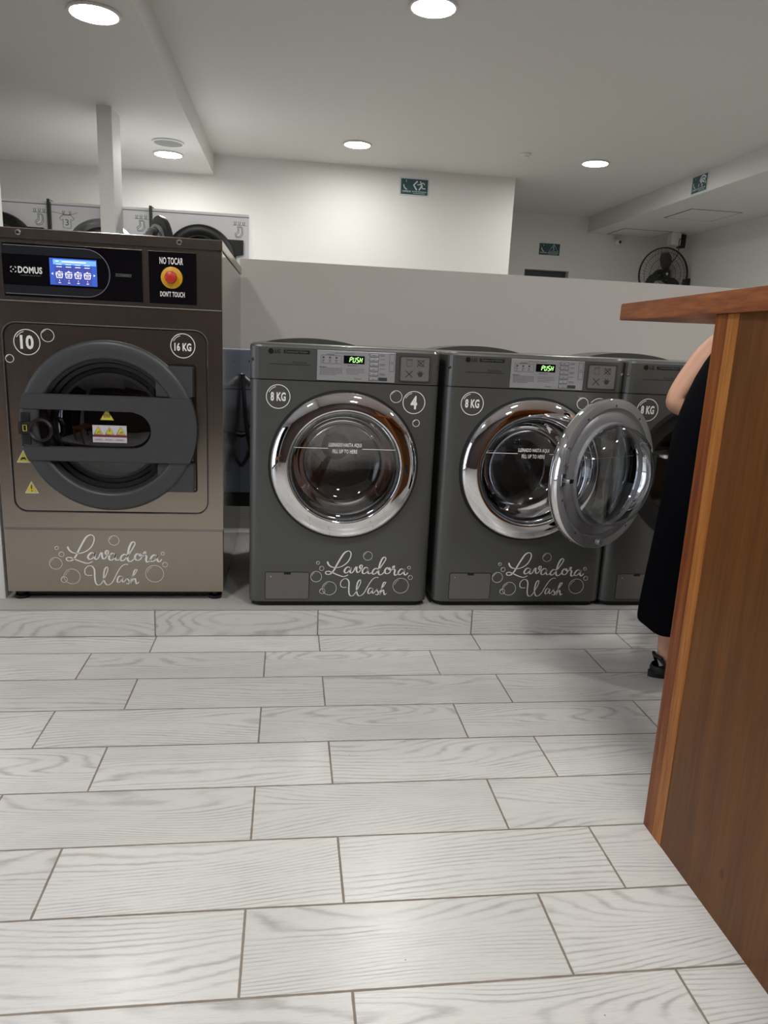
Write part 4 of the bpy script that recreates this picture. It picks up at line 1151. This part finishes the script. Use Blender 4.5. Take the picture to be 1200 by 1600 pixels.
# ================================================================== COUNTER
def counter():
    t = thing('reception_counter', 'tall varnished hardwood counter with an overhanging top at the right', 'counter', (1.5, -2.0, 0))
    L = t.location; zu, zt = 1.2015, 1.245
    xf = 1.014
    b = B(); prism(b, [(1.037, -.686), (.988, -1.40), (.942, -2.07), (.90, -2.68), (.85, -3.4), (1.95, -3.4), (1.95, -.89), (1.286, -.755)], zu, zt, 'XY')
    bmesh.ops.bevel(b, geom=b.edges[:], offset=.002, segments=2, affect='EDGES')
    link('countertop', b, M['wood_top'], t, L)
    b = B(); box(b, xf, xf+.04, -3.35, -1.285, 0, zu); link('side_panel', b, M['wood_panel'], t, L)
    b = B(); box(b, xf-.0015, xf+.042, -1.285, -1.202, 0, zu, .0015); link('edge_plank', b, M['wood_edge'], t, L)
    b = B(); box(b, xf+.04, 1.85, -1.26, -1.22, 0, zu); box(b, 1.81, 1.85, -3.3, -1.26, 0, zu); link('end_panel', b, M['wood_panel'], t, L)
counter()

# ================================================================== PERSON
def ellipse_ring(b, c, rx, ry, tilt, n=36, fold=0., ph=0.):
    """ring around the body axis leaning by tilt in the XZ plane"""
    ring = []
    for i in range(n):
        a = 2*PI*i/n; k = 1+fold*math.sin(a*7+ph)+fold*.6*math.sin(a*3+ph*2)
        lx, ly = rx*math.cos(a)*k, ry*math.sin(a)*k
        ring.append(b.verts.new((c[0]+lx*math.cos(tilt), c[1]+ly, c[2]-lx*math.sin(tilt))))
    return ring
def person():
    PY = -.42
    t = thing('person', 'person in a sleeveless black dress leaning forward behind the end of the counter, elbow back', 'person', (1.54, PY, 0))
    L = t.location.copy()
    bm = B(); lay = bm.verts.layers.skin.verify(); pts = {}
    def v(name, co, r, par=None, root=False, r2=None):
        vv = bm.verts.new(co); s = vv[lay]; s.radius = (r, r2 or r); s.use_root = root
        pts[name] = vv
        if par: bm.edges.new((pts[par], vv))
    v('pelvis', (1.555, PY, .88), .095, root=True, r2=.120)
    v('waist', (1.600, PY, 1.00), .080, 'pelvis', r2=.105)
    v('chest', (1.670, PY, 1.13), .082, 'waist', r2=.110)
    v('neckb', (1.742, PY, 1.222), .055, 'chest')
    v('neck', (1.772, PY, 1.270), .046, 'neckb')
    v('head0', (1.812, PY, 1.325), .066, 'neck')
    v('head1', (1.825, PY, 1.385), .100, 'head0', r2=.086)
    v('head2', (1.822, PY, 1.445), .092, 'head1', r2=.082)
    v('jaw', (1.868, PY, 1.302), .040, 'head0')
    v('chin', (1.888, PY, 1.292), .026, 'jaw')
    # left arm (far side): shoulder, elbow pushed back, forearm forward
    v('shl', (1.690, PY+.155, 1.205), .050, 'chest')
    v('ual', (1.600, PY+.170, 1.12), .050, 'shl')
    v('ell', (1.478, PY+.150, .950), .041, 'ual')
    v('fal', (1.580, PY+.110, .93), .036, 'ell')
    v('wrl', (1.705, PY+.080, .955), .025, 'fal')
    v('hal', (1.77, PY+.075, .97), .030, 'wrl')
    # right arm (near side): resting forward
    v('shr', (1.690, PY-.155, 1.205), .050, 'chest')
    v('elr', (1.80, PY-.19, .97), .037, 'shr')
    v('wrr', (1.97, PY-.14, 1.00), .025, 'elr')
    v('har', (2.03, PY-.12, 1.01), .030, 'wrr')
    for s, y, kx, ax in (('r', .015, 1.55, 1.512), ('l', .12, 1.575, 1.66)):
        v('hip'+s, (1.55, PY+(.0 if s == 'r' else .08)-.04, .80), .080, 'pelvis')
        v('kn'+s, (kx, PY+y, .46), .058, 'hip'+s)
        v('cf'+s, (kx-.02 if s == 'r' else kx+.02, PY+y, .33), .056, 'kn'+s)
        v('an'+s, (ax, PY+y, .095), .036, 'cf'+s)
        v('he'+s, (ax+.005, PY+y, .055), .036, 'an'+s)
        v('ft'+s, (ax+.10, PY+y, .040), .034, 'he'+s)
        v('to'+s, (ax+.175, PY+y, .034), .026, 'ft'+s)
    # fingers
    for s, base, d in (('l', (1.77, PY+.075, .97), 1), ('r', (2.03, PY-.12, 1.01), 1)):
        for k in range(4):
            oy = -.027+k*.018; ln = (.062, .074, .070, .055)[k]
            v('f%s%da' % (s, k), (base[0]+.028, base[1]+oy, base[2]+.004), .0088, 'ha'+s)
            v('f%s%db' % (s, k), (base[0]+.028+ln*.55, base[1]+oy*1.15, base[2]-.006), .0080, 'f%s%da' % (s, k))
            v('f%s%dc' % (s, k), (base[0]+.028+ln, base[1]+oy*1.2, base[2]-.026), .0068, 'f%s%db' % (s, k))
        v('t%sa' % s, (base[0]-.012, base[1]-.036, base[2]-.006), .010, 'ha'+s)
        v('t%sb' % s, (base[0]+.025, base[1]-.058, base[2]-.020), .0085, 't%sa' % s)
    body = link('body', bm, M['skin'], t, L)
    # link() wrote the mesh; recreate modifiers on it
    m1 = body.modifiers.new('skin', 'SKIN'); m1.use_smooth_shade = True
    m2 = body.modifiers.new('subdivision', 'SUBSURF'); m2.levels = 2; m2.render_levels = 2
    # face: nose, lips, ears, eyes, set on the evaluated surface of the head
    from mathutils.bvhtree import BVHTree
    bpy.context.view_layer.update()
    tree = BVHTree.FromObject(body, bpy.context.evaluated_depsgraph_get())
    def fx(dy, z):
        h = tree.ray_cast(Vector((2.3, PY+dy, z))-L, Vector((-1, 0, 0)))[0]
        return (h.x+L.x) if h else 1.90
    b = B(); zs_ = (1.398, 1.385, 1.370, 1.358, 1.350)
    tube(b, [(fx(0, z)+o_, PY, z) for z, o_ in zip(zs_, (-.004, .003, .009, .012, -.002))], [.005, .007, .009, .011, .007], 10)
    link('nose', b, M['skin'], t, L, 60)
    b = B(); tube(b, [(fx(y, 1.322)-.001, PY+y, 1.322+abs(y)*.05) for y in (-.022, -.011, 0, .011, .022)], [.003, .005, .006, .005, .003], 8); link('lips', b, M['lips'], t, L, 60)
    for s in (-1, 1):
        b = B(); lathe(b, [(0, -.010), (.015, -.006), (.019, 0), (.013, .006), (0, .008)], (1.822, PY+s*.072, 1.372), 16, 'Y'); link('ear', b, M['skin'], t, L, 60)
        ex = fx(s*.028, 1.392)-.006
        b = B(); lathe(b, [(0, -.008), (.006, -.006), (.0085, 0), (.006, .006), (0, .008)], (ex, PY+s*.028, 1.392), 14, 'X'); e = link('eye', b, M['vinyl'], t, L, 60)
        b = B(); lathe(b, [(0, .0090), (.0035, .0084), (.0042, .006)], (ex, PY+s*.028, 1.392), 12, 'X'); link('iris', b, M['hair'], e, L, 60)
        b = B(); tube(b, [(fx(s*y, z)-.0005, PY+s*y, z) for y, z in ((.014, 1.408), (.028, 1.412), (.042, 1.406))], .0028, 6); link('eyebrow', b, M['hair'], t, L, 60)
    # hair drawn back and gathered at the nape
    b = B(); bmesh.ops.create_icosphere(b, subdivisions=4, radius=1.)
    for q in b.verts:
        p = q.co.copy(); r = 1+.018*math.sin(p.z*34+p.y*17)
        x, y, z = 1.820+p.x*.098*r, PY+p.y*.092*r, 1.400+p.z*.100*r
        k = max(0., min(1., (p.x-.0)/.3))*max(0., min(1., (.80-p.z)/.25))
        x -= max(0., p.x-.2)*.045; x -= k*p.x*.10; y = PY+(y-PY)*(1-.4*k)
        q.co = Vector((x, y, z))
    bmesh.ops.create_uvsphere(b, u_segments=20, v_segments=12, radius=.036, matrix=Matrix.Translation((1.742, PY, 1.372)))
    link('hair', b, M['hair'], t, L, 180)
    # dress: lofted skirt and bodice
    b = B(); rings = []
    prof = [  # centre x, z, rx, ry, tilt, fold
        (1.548, .235, .150, .185, -.30, .030), (1.550, .300, .146, .185, -.24, .026), (1.552, .400, .134, .182, -.12, .020),
        (1.553, .560, .120, .172, 0, .012), (1.556, .700, .116, .165, .04, .006), (1.566, .820, .128, .165, .10, .002), (1.586, .900, .138, .155, .25, 0),
        (1.602, 1.00, .128, .142, .5, 0), (1.644, 1.085, .118, .144, .62, 0), (1.680, 1.150, .104, .150, .68, 0), (1.715, 1.195, .085, .150, .7, 0), (1.745, 1.225, .060, .110, .7, 0)]
    for k, (x, z, rx, ry, ti, fo) in enumerate(prof): rings.append(ellipse_ring(b, (x, PY, z), rx, ry, ti, 56, fo, 1.3))
    for A, Bq in zip(rings[:-1], rings[1:]):
        for i in range(56): b.faces.new((A[i], A[(i+1) % 56], Bq[(i+1) % 56], Bq[i]))
    d = link('dress', b, M['dress'], t, L, 180)
    so = d.modifiers.new('thickness', 'SOLIDIFY'); so.thickness = .004
    ss = d.modifiers.new('subdivision', 'SUBSURF'); ss.levels = 1; ss.render_levels = 1
    # sandals
    for y, ax in ((.015, 1.512), (.12, 1.66)):
        b = B(); prof2 = []
        for i in range(24):
            a = 2*PI*i/24; r = .045 if math.cos(a) < 0 else .043
            prof2.append((ax+.075+math.cos(a)*.135, PY+y+math.sin(a)*(.040+.006*math.cos(a))))
        prism(b, prof2, .0, .022, 'XY')
        sh = link('sandal', b, M['rubber'], t, L, 40)
        b = B()
        tube(b, [(ax-.030, PY+y-.030, .075), (ax-.042, PY+y, .080), (ax-.030, PY+y+.030, .075)], .007, 8)
        tube(b, catmull([(ax+.0, PY+y-.045, .015), (ax-.022, PY+y-.036, .06), (ax-.042, PY+y, .080), (ax-.022, PY+y+.036, .06), (ax+.0, PY+y+.045, .015)], 5), .006, 8)
        link('ankle_strap', b, M['rubber'], sh, (0, 0, 0), 60); b = B()
        lathe(b, [(.0, .018), (.040, .018), (.042, .030), (.038, .042)], (ax-.008, PY+y, 0), 20, 'Z', PI*.5, PI*1.5)
        link('heel_cup', b, M['rubber'], sh, (0, 0, 0), 60); b = B()
        tube(b, catmull([(ax+.10, PY+y-.044, .015), (ax+.10, PY+y-.030, .062), (ax+.10, PY+y, .076), (ax+.10, PY+y+.030, .062), (ax+.10, PY+y+.044, .015)], 5), .010, 8)
        link('strap', b, M['rubber'], sh, (0, 0, 0), 60)
    t.location.x -= .032
person()

# ================================================================== BEHIND THE CAMERA (seen in the chrome and steel)
b = B(); box(b, 1.9, 4.3, YF+.02, YF+.5, 0, 2.3, .01); o = link('timber_cabinet', b, M['wood_far']); tag(o, 'tall brown timber cabinet against the dark wall behind the viewer', 'cabinet')

t = thing('wooden_bench', 'low brown wooden bench by the shop front, behind the viewer', 'bench', (-1.9, -2.6, 0))
b = B(); box(b, -2.15, -1.65, -3.3, -1.9, .40, .45, .006); link('seat', b, M['wood_far'], t)
for bx, by in ((-2.12, -3.27), (-1.74, -3.27), (-2.12, -1.99), (-1.74, -1.99)):
    b = B(); box(b, bx, bx+.06, by, by+.06, 0, .40, .003); link('leg', b, M['wood_far'], t)
